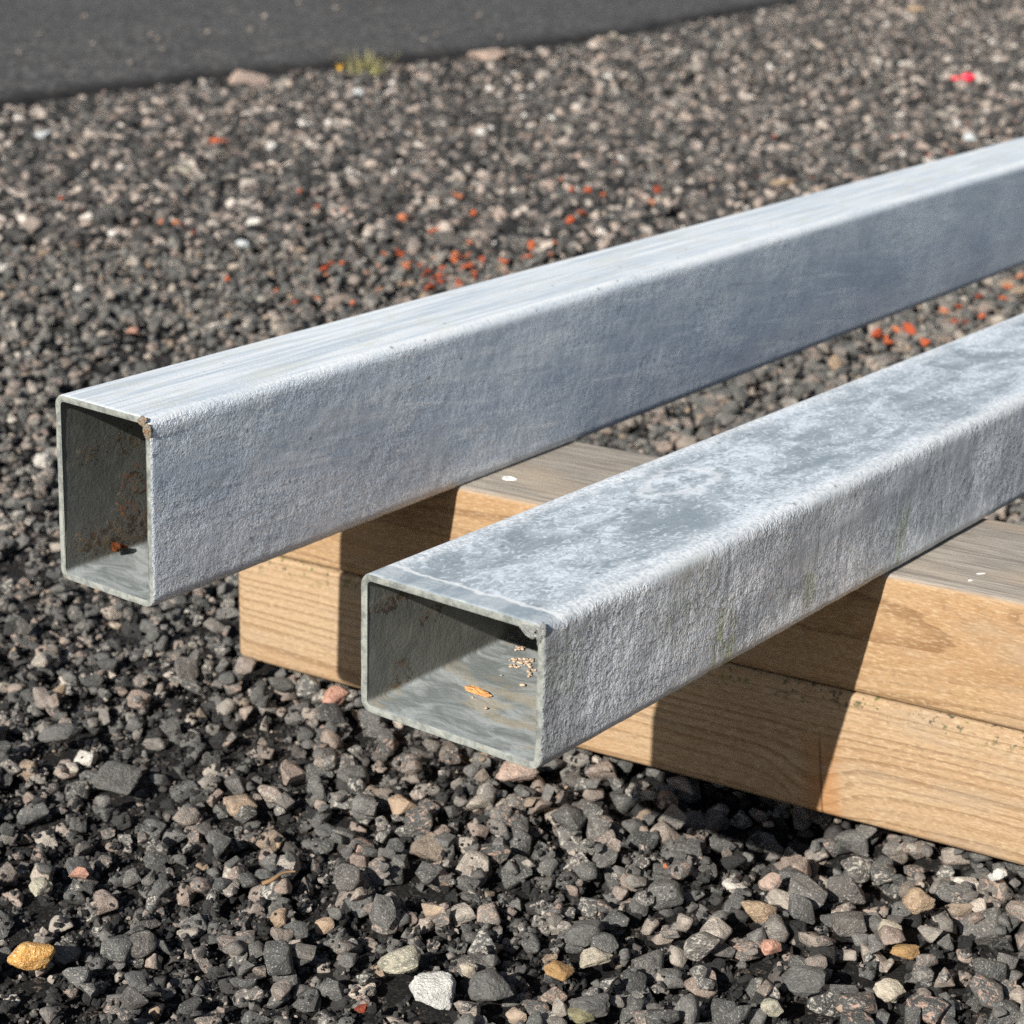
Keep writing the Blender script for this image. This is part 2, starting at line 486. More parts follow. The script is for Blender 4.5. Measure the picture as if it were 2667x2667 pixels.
FEAT = [
 (78, 2492, 125, 98, 'golden', 'stone', 'large golden yellow stone in the lower left corner', 0),
 (1125, 2583, 130, 100, 'white', 'stone', 'large white speckled stone at the bottom edge of the picture', 0.8),
 (1040, 2503, 125, 85, 'lichen', 'stone', 'yellowish speckled grey stone just behind the white one', 0),
 (1222, 2530, 46, 66, 'cream', 'stone', 'small pale yellow upright stone right of the white one', 0),
 (1280, 2572, 128, 105, 'slate', 'stone', 'big dark grey pyramid shaped stone right of the white one', 0),
 (1456, 2526, 86, 48, 'amber', 'stone', 'amber brown stone below the flat cream one', 0),
 (1552, 2491, 100, 46, 'cream', 'stone', 'flat cream shell shaped stone lying above the amber one', 0),
 (1515, 2642, 80, 42, 'olive', 'stone', 'flat olive stone at the very bottom edge', 0),
 (1533, 2620, 120, 70, 'slate', 'stone', 'broad dark grey slab above the flat olive stone', 0.8),
 (1523, 2432, 108, 80, 'slate', 'stone', 'dark triangular stone just behind the flat cream one', 0),
 (940, 2625, 38, 26, 'BRICK', 'brick_chip', 'bright orange brick chip lying left of the white stone', 0),
 (1344, 2008, 118, 62, 'blush', 'stone', 'long pinkish block seen under the mouth of the flat tube', 0.75),
 (2010, 2466, 62, 46, 'pink', 'stone', 'salmon pink granite pebble right of centre at the bottom', 0),
 (2356, 2476, 82, 38, 'amber', 'stone', 'small flat amber stone at the lower right', 0),
 (1975, 2370, 105, 72, 'tan', 'stone', 'brown layered stone above the salmon pink pebble', 0),
 (2095, 2556, 125, 100, 'slate', 'stone', 'biggest grey slab among the stones at the lower right', 0),
 (2315, 2580, 88, 70, 'cream', 'stone', 'large pale cream speckled stone near the lower right corner', 0),
 (2008, 2624, 60, 62, 'lichen', 'stone', 'pale greenish speckled stone at the bottom right of centre', 0),
 (2317, 2422, 64, 46, 'cream', 'stone', 'cream stone above the small flat amber one', 0),
 (2006, 2303, 66, 48, 'blush', 'stone', 'pale pinkish stone just in front of the tube shadow', 0),
 (2390, 2345, 86, 92, 'tan', 'stone', 'tall tan layered stone below the timber at the lower right', 0),
 (2604, 2281, 54, 46, 'white', 'stone', 'round whitish pebble against the lower timber at the right', 0),
 (205, 2270, 56, 34, 'pink', 'stone', 'pale pink wedge shaped chip above the golden stone', 0),
 (105, 2312, 62, 56, 'lichen', 'stone', 'rounded pale greenish stone left of the pink wedge', 0),
 (306, 2022, 120, 62, 'slate', 'stone', 'long tilted grey stone in the gravel at the left', 0.75),
 (155, 1912, 118, 62, 'slate', 'stone', 'flat grey stone with glinting rim at the left', 0),
 (870, 1812, 84, 56, 'pink', 'stone', 'pinkish stone at the foot of the lower timber', 0),
 (470, 451, 66, 36, 'cream', 'stone', 'cream coloured stone standing out behind the tall tube', 0),
 (570, 368, 60, 16, 'BRICK', 'brick_shard', 'thin orange brick shard lying in the gravel at the upper left', 0),
 (650, 212, 112, 36, 'blush', 'stone', 'long pinkish block lying at the edge of the asphalt', 0.8),
 (1268, 146, 112, 38, 'blush', 'stone', 'wide beige stone at the asphalt edge right of the weed', 0.8),
 (1592, 98, 46, 28, 'cream', 'stone', 'small cream stone at the asphalt edge near the top', 0),
 (2386, 24, 52, 26, 'tan', 'stone', 'orange tan stone at the top right corner', 0),
 (2526, 360, 46, 36, 'bluewhite', 'stone', 'white stone just behind the far end of the tall tube', 0),
 (2040, 477, 76, 24, 'tan', 'stone', 'long tan stone behind the middle of the tall tube', 0.8),
 (630, 636, 44, 26, 'bluewhite', 'stone', 'bluish white stone behind the front half of the tall tube', 0),
 (105, 355, 62, 24, 'bluewhite', 'stone', 'bluish white stone near the left edge below the asphalt', 0),
 (935, 242, 40, 26, 'bluewhite', 'stone', 'small bluish white stone below the yellow flowered weed', 0),
 (1253, 348, 36, 30, 'white', 'stone', 'small round white stone in the gravel at the top middle', 0),
 (345, 862, 40, 22, 'pink', 'stone', 'flat pink stone in the gravel behind the tall tube mouth', 0),
]
placed = []        # x, y, a, b, c, z
feat_objs = []
for i, (px, py, wpx, hpx, key, nm, lab, sq) in enumerate(FEAT):
    c = on_z(px, py, 0.0015)
    dist = (c - CAM).length
    wide = 0.92 * wpx / F_PX * dist / 2
    high = 0.92 * hpx / F_PX * dist / 2
    depth = wide * random.uniform(0.75, 1.0)
    half = max(high * (0.95 if hpx < 60 else 0.85), wide * 0.32)
    q = hull_mesh(nm, 900 + 3 * i + (0 if sq else 1), npts=[13, 15, 17][i % 3] if i else 11, bev=[0.12, 0.17][i % 2], detail=0.05, extra=2)
    q.materials.append(M_BRICK if key == 'BRICK' else ST[key])
    o = obj(nm, q)
    lift = half * 0.35 + 0.0005
    cc = on_z(px, py, lift)
    o.location = cc
    o.scale = (wide, depth, half)
    o.rotation_euler = (random.uniform(-0.2, 0.2), random.uniform(-0.2, 0.2), random.uniform(-0.25, 0.25))
    tag(o, lab, 'brick' if key == 'BRICK' else 'stone', 'orange brick pieces' if key == 'BRICK' else 'stones that stand out in the gravel')
    placed.append((cc.x, cc.y, wide, depth, half, lift))

# ------------------------------------------------------------------ gravel: drop stones on a height field near the camera
RES = 0.001
X0, X1, Y0, Y1 = -0.62, 0.72, 0.36, 1.62
H = np.full((int((Y1 - Y0) / RES), int((X1 - X0) / RES)), BASE_Z)
_yy, _xx = np.mgrid[0:H.shape[0], 0:H.shape[1]]
H += hollow(X0 + _xx * RES, Y0 + _yy * RES)
disc_cache = {}
def disc(n):
    if n not in disc_cache:
        g = np.arange(-n, n + 1) / (n + 0.5)
        r2 = g[:, None] ** 2 + g[None, :] ** 2
        mask = r2 < 1
        disc_cache[n] = (mask, np.sqrt(np.clip(1 - r2, 0, 1)))
    return disc_cache[n]
keep = []
blocked = np.zeros_like(H, bool)
for (x, y, a, b, c, z) in placed:
    if not (X0 + 0.03 < x < X1 - 0.03 and Y0 + 0.03 < y < Y1 - 0.03):
        continue
    n = max(1, int(max(a, b) * 0.85 / RES)); iy, ix = int((y - Y0) / RES), int((x - X0) / RES)
    mask, dome = disc(n)
    s = np.s_[iy - n:iy + n + 1, ix - n:ix + n + 1]
    H[s] = np.where(mask, np.maximum(H[s], z + c * dome * 0.6), H[s])
    # nothing on top of it nor directly in front of it
    n2 = max(1, int(max(a, b) / RES)); m2, _ = disc(n2)
    s2 = np.s_[iy - n2 - int(b * 0.5 / RES):iy + n2 + 1 - int(b * 0.5 / RES), ix - n2:ix + n2 + 1]
    if blocked[s].shape == mask.shape: blocked[s] |= mask
    if blocked[s2].shape == m2.shape: blocked[s2] |= m2
def in_view(x, y, pad=0.22):
    return abs(x) < 0.262 * math.hypot(y, CAM.z) + pad
def drop(n, rlo, rmid, rhi, level, flat=(0.55, 0.85)):
    cnt = 0
    xs = rng.uniform(X0 + 0.03, X1 - 0.03, n); ys = Y0 + 0.03 + (Y1 - Y0 - 0.06) * rng.random(n)
    dens = 0.5 + 0.5 * vnoise(xs * 9, ys * 9, xs * 0 + 3) + 0.9 * np.clip((xs + 0.05) * 4, -0.35, 0.6)
    for x, y, dn in zip(xs, ys, dens):
        if not in_view(x, y): continue
        if level > 0 and rng.random() > 0.55 + dn: continue
        r = min(rhi, max(rlo, rmid * math.exp(rng.normal() * 0.34))) * min(1.12, max(0.85, 0.98 + 0.9 * x))
        asp = rng.uniform(0.78, 1.28); a, b = r * math.sqrt(asp), r / math.sqrt(asp)
        c = r * rng.uniform(*flat)
        k = max(1, int(r * 0.95 / RES)); iy, ix = int((y - Y0) / RES), int((x - X0) / RES)
        if blocked[iy, ix]: continue
        mask, dome = disc(k)
        s = np.s_[iy - k:iy + k + 1, ix - k:ix + k + 1]
        h = H[s]
        t = (h + c * dome)[mask]
        z = float(np.partition(t, int(len(t) * 0.72))[int(len(t) * 0.72)])
        z = min(z, float(t.max()) - 0.08 * c)
        if z - c * 0.2 > level + (0.0015 if x > 0 else 0.0) + float(hollow(x, y)) * 1.1: continue
        if under_timber(x, y, r * 0.9) and z + c > -0.0002: continue
        H[s] = np.where(mask, np.maximum(h, z + c * dome), h)
        keep.append((x, y, z, a, b, c)); cnt += 1
    return cnt
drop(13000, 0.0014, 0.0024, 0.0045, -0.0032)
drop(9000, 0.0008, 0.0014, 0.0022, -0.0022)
n_base = len(keep)
drop(26000, 0.0016, 0.0031, 0.0056, 0.0006)
drop(13000, 0.0014, 0.0028, 0.0054, 0.0016)
drop(12000, 0.0007, 0.0012, 0.0020, 0.0004)
K = np.array(keep)
KB, K = K[:n_base], K[n_base:]
nk = len(K)
turns = np.stack([rng.normal(0, 0.35, nk), rng.normal(0, 0.35, nk), rng.uniform(0, 6.283, nk)], 1)
picks = rng.integers(0, len(protos), nk)
# the 300 that show largest become stones of their own
dist = np.sqrt(K[:, 0] ** 2 + K[:, 1] ** 2 + (CAM.z - K[:, 2]) ** 2)
def visible(p):
    q = Vector(p) - CAM
    d = q.dot(fw)
    u, v = 1333.5 + F_PX * q.dot(CR) / d, 1333.5 - F_PX * q.dot(CU) / d
    if not (10 < u < 2657 and 10 < v < 2657): return False
    if under_timber(p[0], p[1], 0.002): return False
    if u > 622 and v < 1700 + 0.264 * (u - 622) and v > 900: return False
    return True
score = np.sqrt(K[:, 3] * K[:, 4]) * np.clip((K[:, 2] + K[:, 5] + 0.004) / 0.004, 0.1, 1.4) / dist
order = np.argsort(-score)
own = []
for i in order:
    if visible(K[i, :3]):
        own.append(int(i))
    if len(own) == 298: break
for i in own:
    o = bpy.data.objects.new('stone', protos[picks[i]])
    link(o, ground)
    o.location = K[i, :3]; o.rotation_euler = turns[i]; o.scale = K[i, 3:6]
rest = np.ones(nk, bool); rest[own] = False
scatter('gravel', K[rest, :3], turns[rest], K[rest, 3:6], picks[rest], C_NEAR, ground, 'loose dark crushed stones in front of and below the tubes')

nb = len(KB)
scatter('black_stones', KB[:, :3], np.stack([rng.normal(0, 0.35, nb), rng.normal(0, 0.35, nb), rng.uniform(0, 6.283, nb)], 1), KB[:, 3:6], rng.integers(0, len(blacks), nb), C_BLACK, ground,
        'stones bedded beneath the loose gravel, grime and gap shade in their colour')
# black grit between the stones
ng = 170000
gxs = rng.uniform(-0.42, 0.44, ng); gys = 0.42 + 0.72 * rng.random(ng) ** 1.4
okg = np.array([in_view(x, y, 0.12) for x, y in zip(gxs, gys)])
gxs, gys = gxs[okg], gys[okg]
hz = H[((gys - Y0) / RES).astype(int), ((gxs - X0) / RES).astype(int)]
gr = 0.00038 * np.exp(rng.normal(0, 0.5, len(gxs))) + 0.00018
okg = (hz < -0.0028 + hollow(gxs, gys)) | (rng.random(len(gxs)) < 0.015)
ut = np.array([under_timber(x, y, 0.001) for x, y in zip(gxs, gys)])
okg &= ~ut
gxs, gys, hz, gr = gxs[okg], gys[okg], hz[okg], gr[okg]
n = len(gxs)
scatter('black_grit', np.stack([gxs, gys, hz + gr * 0.3], 1), rng.uniform(0, 6.28, (n, 3)), np.stack([gr * rng.uniform(0.7, 1.4, n), gr, gr * rng.uniform(0.6, 1, n)], 1),
        rng.integers(0, len(grits), n), C_GRIT, ground, 'fine black grit between the stones')

# the blurred gravel farther back, up to the road
def far_field(n, ylo, yhi, rmid, zc, zr):
    y = ylo + (yhi - ylo) * rng.random(n) ** 0.9
    x = rng.uniform(-1, 1, n) * (0.262 * np.hypot(y, CAM.z) + 0.36)
    r = np.clip(rmid * np.exp(rng.normal(0, 0.40, n)), 0.0016, 0.0095)
    z = zc + zr * rng.random(n)
    ok = np.ones(n, bool)
    for i in np.nonzero(y > 1.9)[0]:
        if in_road(x[i], y[i]) > 0.004 - abs(rng.normal()) * 0.004: ok[i] = False
    for i in np.nonzero(y < 1.75)[0]:
        if under_timber(x[i], y[i], r[i]): ok[i] = False
    return np.stack([x, y, z, r * rng.uniform(0.85, 1.2, n), r, r * rng.uniform(0.55, 0.85, n)], 1)[ok]
FF = np.concatenate([far_field(31000, 1.58, 2.6, 0.0038, -0.0065, 0.006), far_field(41000, 2.5, 4.9, 0.0042, -0.0065, 0.006),
                     far_field(11000, 1.58, 2.6, 0.0034, -0.002, 0.003), far_field(16000, 2.5, 4.9, 0.0040, -0.002, 0.004)])
blk = (FF[:, 2] < -0.0005) & (rng.random(len(FF)) < 0.5)  # half the low stones coloured black to paint shaded gaps
FB, FF = FF[blk], FF[~blk]
n = len(FB)
scatter('distant_black_stones', FB[:, :3], np.stack([rng.normal(0, 0.4, n), rng.normal(0, 0.4, n), rng.uniform(0, 6.28, n)], 1), FB[:, 3:6], rng.integers(0, len(blacks), n), C_BLACK, ground, 'low stones among the far gravel, gap shade put into their colour')
n = len(FF)
scatter('distant_gravel', FF[:, :3], np.stack([rng.normal(0, 0.4, n), rng.normal(0, 0.4, n), rng.uniform(0, 6.28, n)], 1), FF[:, 3:6],
        rng.integers(0, len(fars), n), C_FAR, ground, 'blurred loose gravel reaching back to the asphalt')

# orange brick chips scattered behind and between the tubes
def crop(ox, oy, sc, pts): return [(ox + x * sc, oy + y * sc) for x, y in pts]
CH = crop(700, 400, .414, [(195,235),(300,335),(410,360),(470,352),(1200,270),(1540,225),(1290,375),(850,400),(1895,425),(1895,230),(45,860),(305,910),(165,930),(525,935),(395,685),(460,690),(350,725),(360,760),(695,855),(805,605),(870,690),(955,700),(1000,740),(1090,720),(1085,765),(1215,650),(1240,705),(1290,745),(1190,795),(1015,845),(1485,680),(1490,745),(1625,650),(1655,575),(1780,565),(1775,630),(615,745),(1045,485)])
CH += crop(0, 500, .414, [(380,40),(515,120),(1015,185),(1105,190),(1160,215),(1430,545),(1735,615),(1855,690),(1215,255)])
CH += crop(1334, 0, .69, [(185,675),(220,715),(285,715),(340,735),(545,715),(520,765),(265,805),(220,835),(150,915),(60,970),(75,920),(145,960),(390,610),(930,665),(1130,670),(990,515),(880,500),(1430,515),(1475,515),(1720,465),(1900,455),(1570,585),(1655,578)])
CH += crop(1967, 700, .3623, [(870,465),(940,510),(960,540),(1020,435),(1105,440),(1215,530),(1355,295),(1380,380),(1430,390),(1625,340),(1785,215),(1815,130),(1465,270),(1510,385),(1610,195),(1900,50)])
CH += [(1130 + random.gauss(0, 85), 700 - 0.30 * 0 + random.gauss(0, 26)) for _ in range(26)]
CH += [(1710, 2642), (1734, 2255), (1195, 1500)]
chips = [hull_mesh('brick_chip', 700 + i, npts=8 + i % 4, bev=0.07) for i in range(8)]
for q in chips: q.materials.append(M_BRICK)
for i, (px, py) in enumerate(CH):
    c = on_z(px, py, 0.0034)
    d = (c - CAM).length
    if i < 38: sz = random.choice((12, 16, 20, 25, 32))
    elif i < 47: sz = random.choice((12, 15, 18, 24))
    elif i < 59: sz = random.choice((16, 20, 24, 30))
    elif i < 70: sz = random.choice((9, 11, 13))
    elif i < 86: sz = random.choice((24, 30, 36, 42))
    else: sz = random.choice((12, 15, 20, 26))
    if py > 2000: sz = 26
    r = 0.42 * sz / F_PX * d
    o = bpy.data.objects.new('brick_chip', random.choice(chips))
    link(o, ground)
    o.location = c
    o.scale = (r * random.uniform(0.9, 1.5), r * random.uniform(0.7, 1), r * random.uniform(0.45, 0.8))
    o.rotation_euler = (random.uniform(-.4, .4), random.uniform(-.4, .4), random.uniform(0, 6.28))

# loose stones on the asphalt
LS = crop(0, 0, .69, [(150,130),(350,165),(440,205),(570,130),(680,105),(785,120),(570,240),(615,185),(495,235),(110,225),(600,145),(230,240),(1270,30),(1400,20),(1545,105),(1600,150),(1890,140),(1650,130),(945,110),(1000,60),(1130,10),(75,200),(320,60),(880,30),(1810,60)])
loose = [stone_mesh('loose_stone', 2, 800 + i, planes=8) for i in range(5)]
M_LOOSE = stone_material('road_stone', [(0, (0.11, 0.10, 0.09)), (0.5, (0.24, 0.205, 0.18)), (1, (0.40, 0.35, 0.30))])
for q in loose: q.materials.append(M_LOOSE)
for (px, py) in LS:
    c = on_z(px, py, 0.016)
    if in_road(c.x, c.y) < 0.03: continue
    r = 0.5 * random.uniform(8, 17) / F_PX * (c - CAM).length
    o = bpy.data.objects.new('loose_stone', random.choice(loose))
    link(o)
    o.location = c; o.scale = (r * 1.3, r, r * 0.7); o.rotation_euler = (0, 0, random.uniform(0, 6.28))
    tag(o, 'small pale stone lying loose on the dark asphalt', 'stone', 'loose stones on the asphalt')

# ------------------------------------------------------------------ timber
def wood_material(name, seed, ring_y, ring_z, pitch, knots, T, tint, band=None):
    k = NT(name)
    P = k.co('Object')
    x, y, z = k.sep(P)
    Q = k.vmath('ADD', P, (seed * 1.37, seed * 0.71, seed * 0.53))
    warp = k.noise(k.vmath('MULTIPLY', Q, (3.0, 9.0, 9.0)), 1.0, 2, 0.5)
    dy = k.math('SUBTRACT', y, ring_y); dz = k.math('SUBTRACT', z, ring_z)
    rad = k.math('SQRT', k.math('ADD', k.math('MULTIPLY', dy, dy), k.math('MULTIPLY', dz, dz)))
    rad = k.math('MULTIPLY_ADD', warp, 0.005, rad)
    rad = k.math('MULTIPLY_ADD', k.noise(k.vmath('MULTIPLY', Q, (5, 160, 160)), 1.0, 2, 0.5), 0.0022, rad)
    knotmask = None
    for (kx, kz, sx, sz, amp, kr) in knots:
        ex = k.math('DIVIDE', k.math('SUBTRACT', x, kx), sx); ez = k.math('DIVIDE', k.math('SUBTRACT', z, kz), sz)
        e2 = k.math('ADD', k.math('MULTIPLY', ex, ex), k.math('MULTIPLY', ez, ez))
        g = k.math('POWER', 2.71828, k.math('MULTIPLY', e2, -1.0))
        rad = k.math('MULTIPLY_ADD', g, amp, rad)
        if kr:
            km = k.step(e2, kr, kr * 0.3)
            knotmask = km if knotmask is None else k.math('MAXIMUM', knotmask, km)
    rp = k.math('DIVIDE', rad, pitch)
    fr = k.math('FRACT', rp)
    wn = k.n('ShaderNodeTexWhiteNoise', noise_dimensions='1D'); k.set(wn.inputs['W'], k.math('FLOOR', rp))
    late = k.math('MULTIPLY', k.step(fr, 0.40, 0.90), k.step(fr, 1.0, 0.92))
    late = k.math('MULTIPLY', late, k.math('MULTIPLY_ADD', wn.outputs['Value'], 0.75, 0.25))
    fib = k.noise(k.vmath('MULTIPLY', Q, (170, 1700, 1700)), 1.0, 3, 0.65)
    fib2 = k.noise(k.vmath('MULTIPLY', Q, (420, 1500, 1500)), 1.0, 2, 0.6)
    blot = k.noise(k.vmath('MULTIPLY', Q, (9, 40, 40)), 1.0, 3, 0.6)
    early = k.mix(k.step(blot, 0.3, 0.7), tuple(c * t for c, t in zip((0.315, 0.222, 0.136), tint)), tuple(c * t for c, t in zip((0.272, 0.172, 0.094), tint)))
    c = k.mix(k.math('MULTIPLY', late, 0.66), early, tuple(q * t for q, t in zip((0.125, 0.066, 0.029), tint)))
    c = k.mix(k.math('MULTIPLY', k.step(fib, 0.50, 0.66), 0.22), c, (0.39, 0.30, 0.195))
    c = k.mix(k.math('MULTIPLY', k.step(fib, 0.46, 0.33), 0.22), c, (0.15, 0.09, 0.045))
    c = k.mix(k.math('MULTIPLY', k.step(fib2, 0.54, 0.68), 0.38), c, (0.15, 0.09, 0.045))
    c = k.mix(k.math('MULTIPLY', k.step(fib2, 0.46, 0.34), 0.40), c, (0.42, 0.335, 0.225))
    if knotmask is not None:
        c = k.mix(k.math('MULTIPLY', knotmask, 0.75), c, (0.33, 0.14, 0.05))
    if band is not None:                         # resinous strip running across the face
        bx, bw = band
        bm_ = k.math('ABSOLUTE', k.math('SUBTRACT', k.math('MULTIPLY_ADD', k.math('SUBTRACT', z, 0.02), 0.12, x), bx))
        lower = k.step(z, T * 0.72, T * 0.45)
        c = k.mix(k.math('MULTIPLY', k.step(bm_, bw, bw * 0.4), k.math('MULTIPLY', lower, 0.62)), c, (0.27, 0.125, 0.045))
        c = k.mix(k.math('MULTIPLY', k.step(bm_, 0.0006, 0.0002), k.math('MULTIPLY', lower, 0.8)), c, (0.10, 0.045, 0.02))
    wth = k.noise(k.vmath('MULTIPLY', Q, (14, 30, 60)), 1.0, 4, 0.65)
    c = k.mix(k.math('MULTIPLY', k.step(wth, 0.50, 0.72), 0.4), c, (0.235, 0.195, 0.15))
    c = k.mix(k.math('MULTIPLY', k.step(k.noise(Q, 260, 3, 0.6), 0.66, 0.72), 0.5), c, (0.16, 0.11, 0.07))
    # weathered silver-grey upper face
    gn = k.noise(k.vmath('MULTIPLY', Q, (35, 700, 700)), 1.0, 4, 0.65)
    grey = k.mix(k.step(gn, 0.32, 0.68), (0.155, 0.138, 0.120), (0.32, 0.288, 0.248))
    grey = k.mix(k.step(blot, 0.45, 0.75), grey, (0.33, 0.26, 0.19))
    topm = k.step(k.math('MULTIPLY_ADD', gn, 0.0016, z), T - 0.0012, T + 0.0004)
    if name == 'pine_lower': topm = k.math('MULTIPLY', topm, 0.0)
    c = k.mix(topm, c, grey)
    # crumbs of dirt and moss gathered under the seam
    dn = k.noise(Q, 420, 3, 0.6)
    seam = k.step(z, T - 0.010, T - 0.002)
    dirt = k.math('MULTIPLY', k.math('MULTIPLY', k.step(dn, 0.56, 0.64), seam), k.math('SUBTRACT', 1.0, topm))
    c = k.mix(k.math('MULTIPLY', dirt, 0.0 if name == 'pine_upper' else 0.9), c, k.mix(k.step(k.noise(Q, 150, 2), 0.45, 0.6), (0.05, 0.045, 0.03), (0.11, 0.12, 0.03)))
    hgt = k.math('ADD', k.math('MULTIPLY', fib, 0.6), k.math('MULTIPLY_ADD', late, -0.35, k.math('MULTIPLY', fib2, 0.5)))
    hgt = k.math('ADD', hgt, k.math('MULTIPLY', gn, topm))
    return k.done(c, 0.78, 0, k.bump(hgt, 0.5, 0.0006), 0.25)
def plank_mesh(name, L, W, T, r, seed):
    prof = []
    for cy, cz, a0 in ((r, r, 180), (W - r, r, 270), (W - r, T - r, 0), (r, T - r, 90)):
        for t in range(7):
            a = math.radians(a0 + 15 * t)
            prof.append((cy + r * math.cos(a), cz + r * math.sin(a)))
    xs = np.concatenate([[0, r * 0.35, r], np.linspace(r * 1.6, L - r, 150), [L]])
    v, f, n = [], [], len(prof)
    for xx in xs:
        ins = 0.0
        if xx < r: ins = 0.0006 * (1 - xx / r)
        for (py_, pz_) in prof:
            w1 = 0.0003 * math.sin(xx * 23 + seed) + 0.0002 * math.sin(xx * 61 + seed * 2 + pz_ * 80)
            py2 = py_ + w1 * (1 if py_ < W / 2 else -1)
            v.append((xx, ins + py2 * (1 - 2 * ins / W), ins + pz_ * (1 - 2 * ins / T)))
    for j in range(len(xs) - 1):
        for i in range(n):
            f.append((j * n + i, j * n + (i + 1) % n, (j + 1) * n + (i + 1) % n, (j + 1) * n + i))
    f = [q[::-1] for q in f]
    f.append(tuple(range(n))); f.append(tuple(range((len(xs) - 1) * n, len(xs) * n))[::-1])
    me = mesh(name, v, f)
    me.polygons[len(f) - 1].use_smooth = False; me.polygons[len(f) - 2].use_smooth = False
    return me
PL = (1750 - LEND) * S
def face_uv(px, py):
    """pixel -> (x along timber from its left end, height) on the timber front plane"""
    d = ray(px, py)
    t = (timber_o - CAM).dot(tn) / d.dot(tn)
    q = CAM + d * t
    return (q - timber_o).dot(td) - LEND * S, q.z
jz = T_BOT * S
k1x, k1z = face_uv(2700, 1640); k1z -= jz
k2x, k2z = face_uv(2128, 2075)
planks = []
for nm, z0, T, seed, mat, lab in (
    ('timber_plank', 0.0, T_BOT * S, 1.0, wood_material('pine_lower', 3.1, 0.10, -0.030, 0.00155, [(k2x - 0.002, k2z, 0.013, 0.016, 0.0032, 0)], T_BOT * S, (1.0, 1.0, 1.0), (k2x, 0.009)),
     'lower pine plank of the stack, lying on the gravel'),
    ('timber_plank', jz + 0.0003, T_TOP * S - 0.0003, 2.0, wood_material('pine_upper', 8.4, 0.075, 0.028, 0.00125, [(k1x + 0.006, k1z, 0.028, 0.013, 0.0042, 0)], T_TOP * S, (0.97, 0.91, 0.82)),
     'upper pine plank of the stack, grey on top, carrying both tubes')):
    o = obj(nm, plank_mesh(nm, PL, TW * S, T, 0.0024, seed), mat)
    o.location = timber_o + td * (LEND * S) + Vector((0, 0, z0)) + (tn * 0.0004 if z0 else Vector())
    o.rotation_euler = (0, 0, YAW_T)
    tag(o, lab, 'plank', 'stacked timber planks')
    planks.append(o)
TOPZ = jz + T_TOP * S
# white paint ring and flecks on the grey top
k = NT('white_paint'); M_PAINT = k.done((0.74, 0.73, 0.70), 0.7, 0, k.bump(k.noise(k.co(), 2500, 3), 0.5, 0.0003))
def child_at(o, parent, world):
    o.parent = parent
    o.location = (Matrix.Rotation(-parent.rotation_euler.z, 3, 'Z') @ (world - parent.location))
def ring_mesh(name, ro, ri, h):
    v, f, n = [], [], 24
    for j, (rr, zz) in enumerate(((ro, 0), (ro * 0.97, h), (ri, h), (ri * 0.96, 0))):
        for i in range(n):
            a = 6.28318 * i / n
            q = rr * (1 + 0.10 * math.sin(a * 3 + 1) + 0.05 * math.sin(a * 7))
            v.append((q * math.cos(a), q * 0.8 * math.sin(a), zz))
    for j in range(3):
        for i in range(n):
            f.append((j * n + i, j * n + (i + 1) % n, (j + 1) * n + (i + 1) % n, (j + 1) * n + i))
    return mesh(name, v, f)
c = on_z(1327, 1247, TOPZ)
o = bpy.data.objects.new('paint_ring', ring_mesh('paint_ring', 0.0028, 0.0011, 0.00025)); o.data.materials.append(M_PAINT); col.objects.link(o)
child_at(o, planks[1], c + Vector((0, 0, 0.0001)))
for (px, py, rx, ry) in ((2555, 1494, 0.0018, 0.0007), (2528, 1512, 0.0010, 0.0004)):
    o = bpy.data.objects.new('paint_fleck', stone_mesh('paint_fleck', 2, int(px), planes=6)); o.data.materials.append(M_PAINT); col.objects.link(o)
    child_at(o, planks[1], on_z(px, py, TOPZ))
    o.scale = (rx, ry, 0.0003); o.rotation_euler = (0, 0, 0.9)

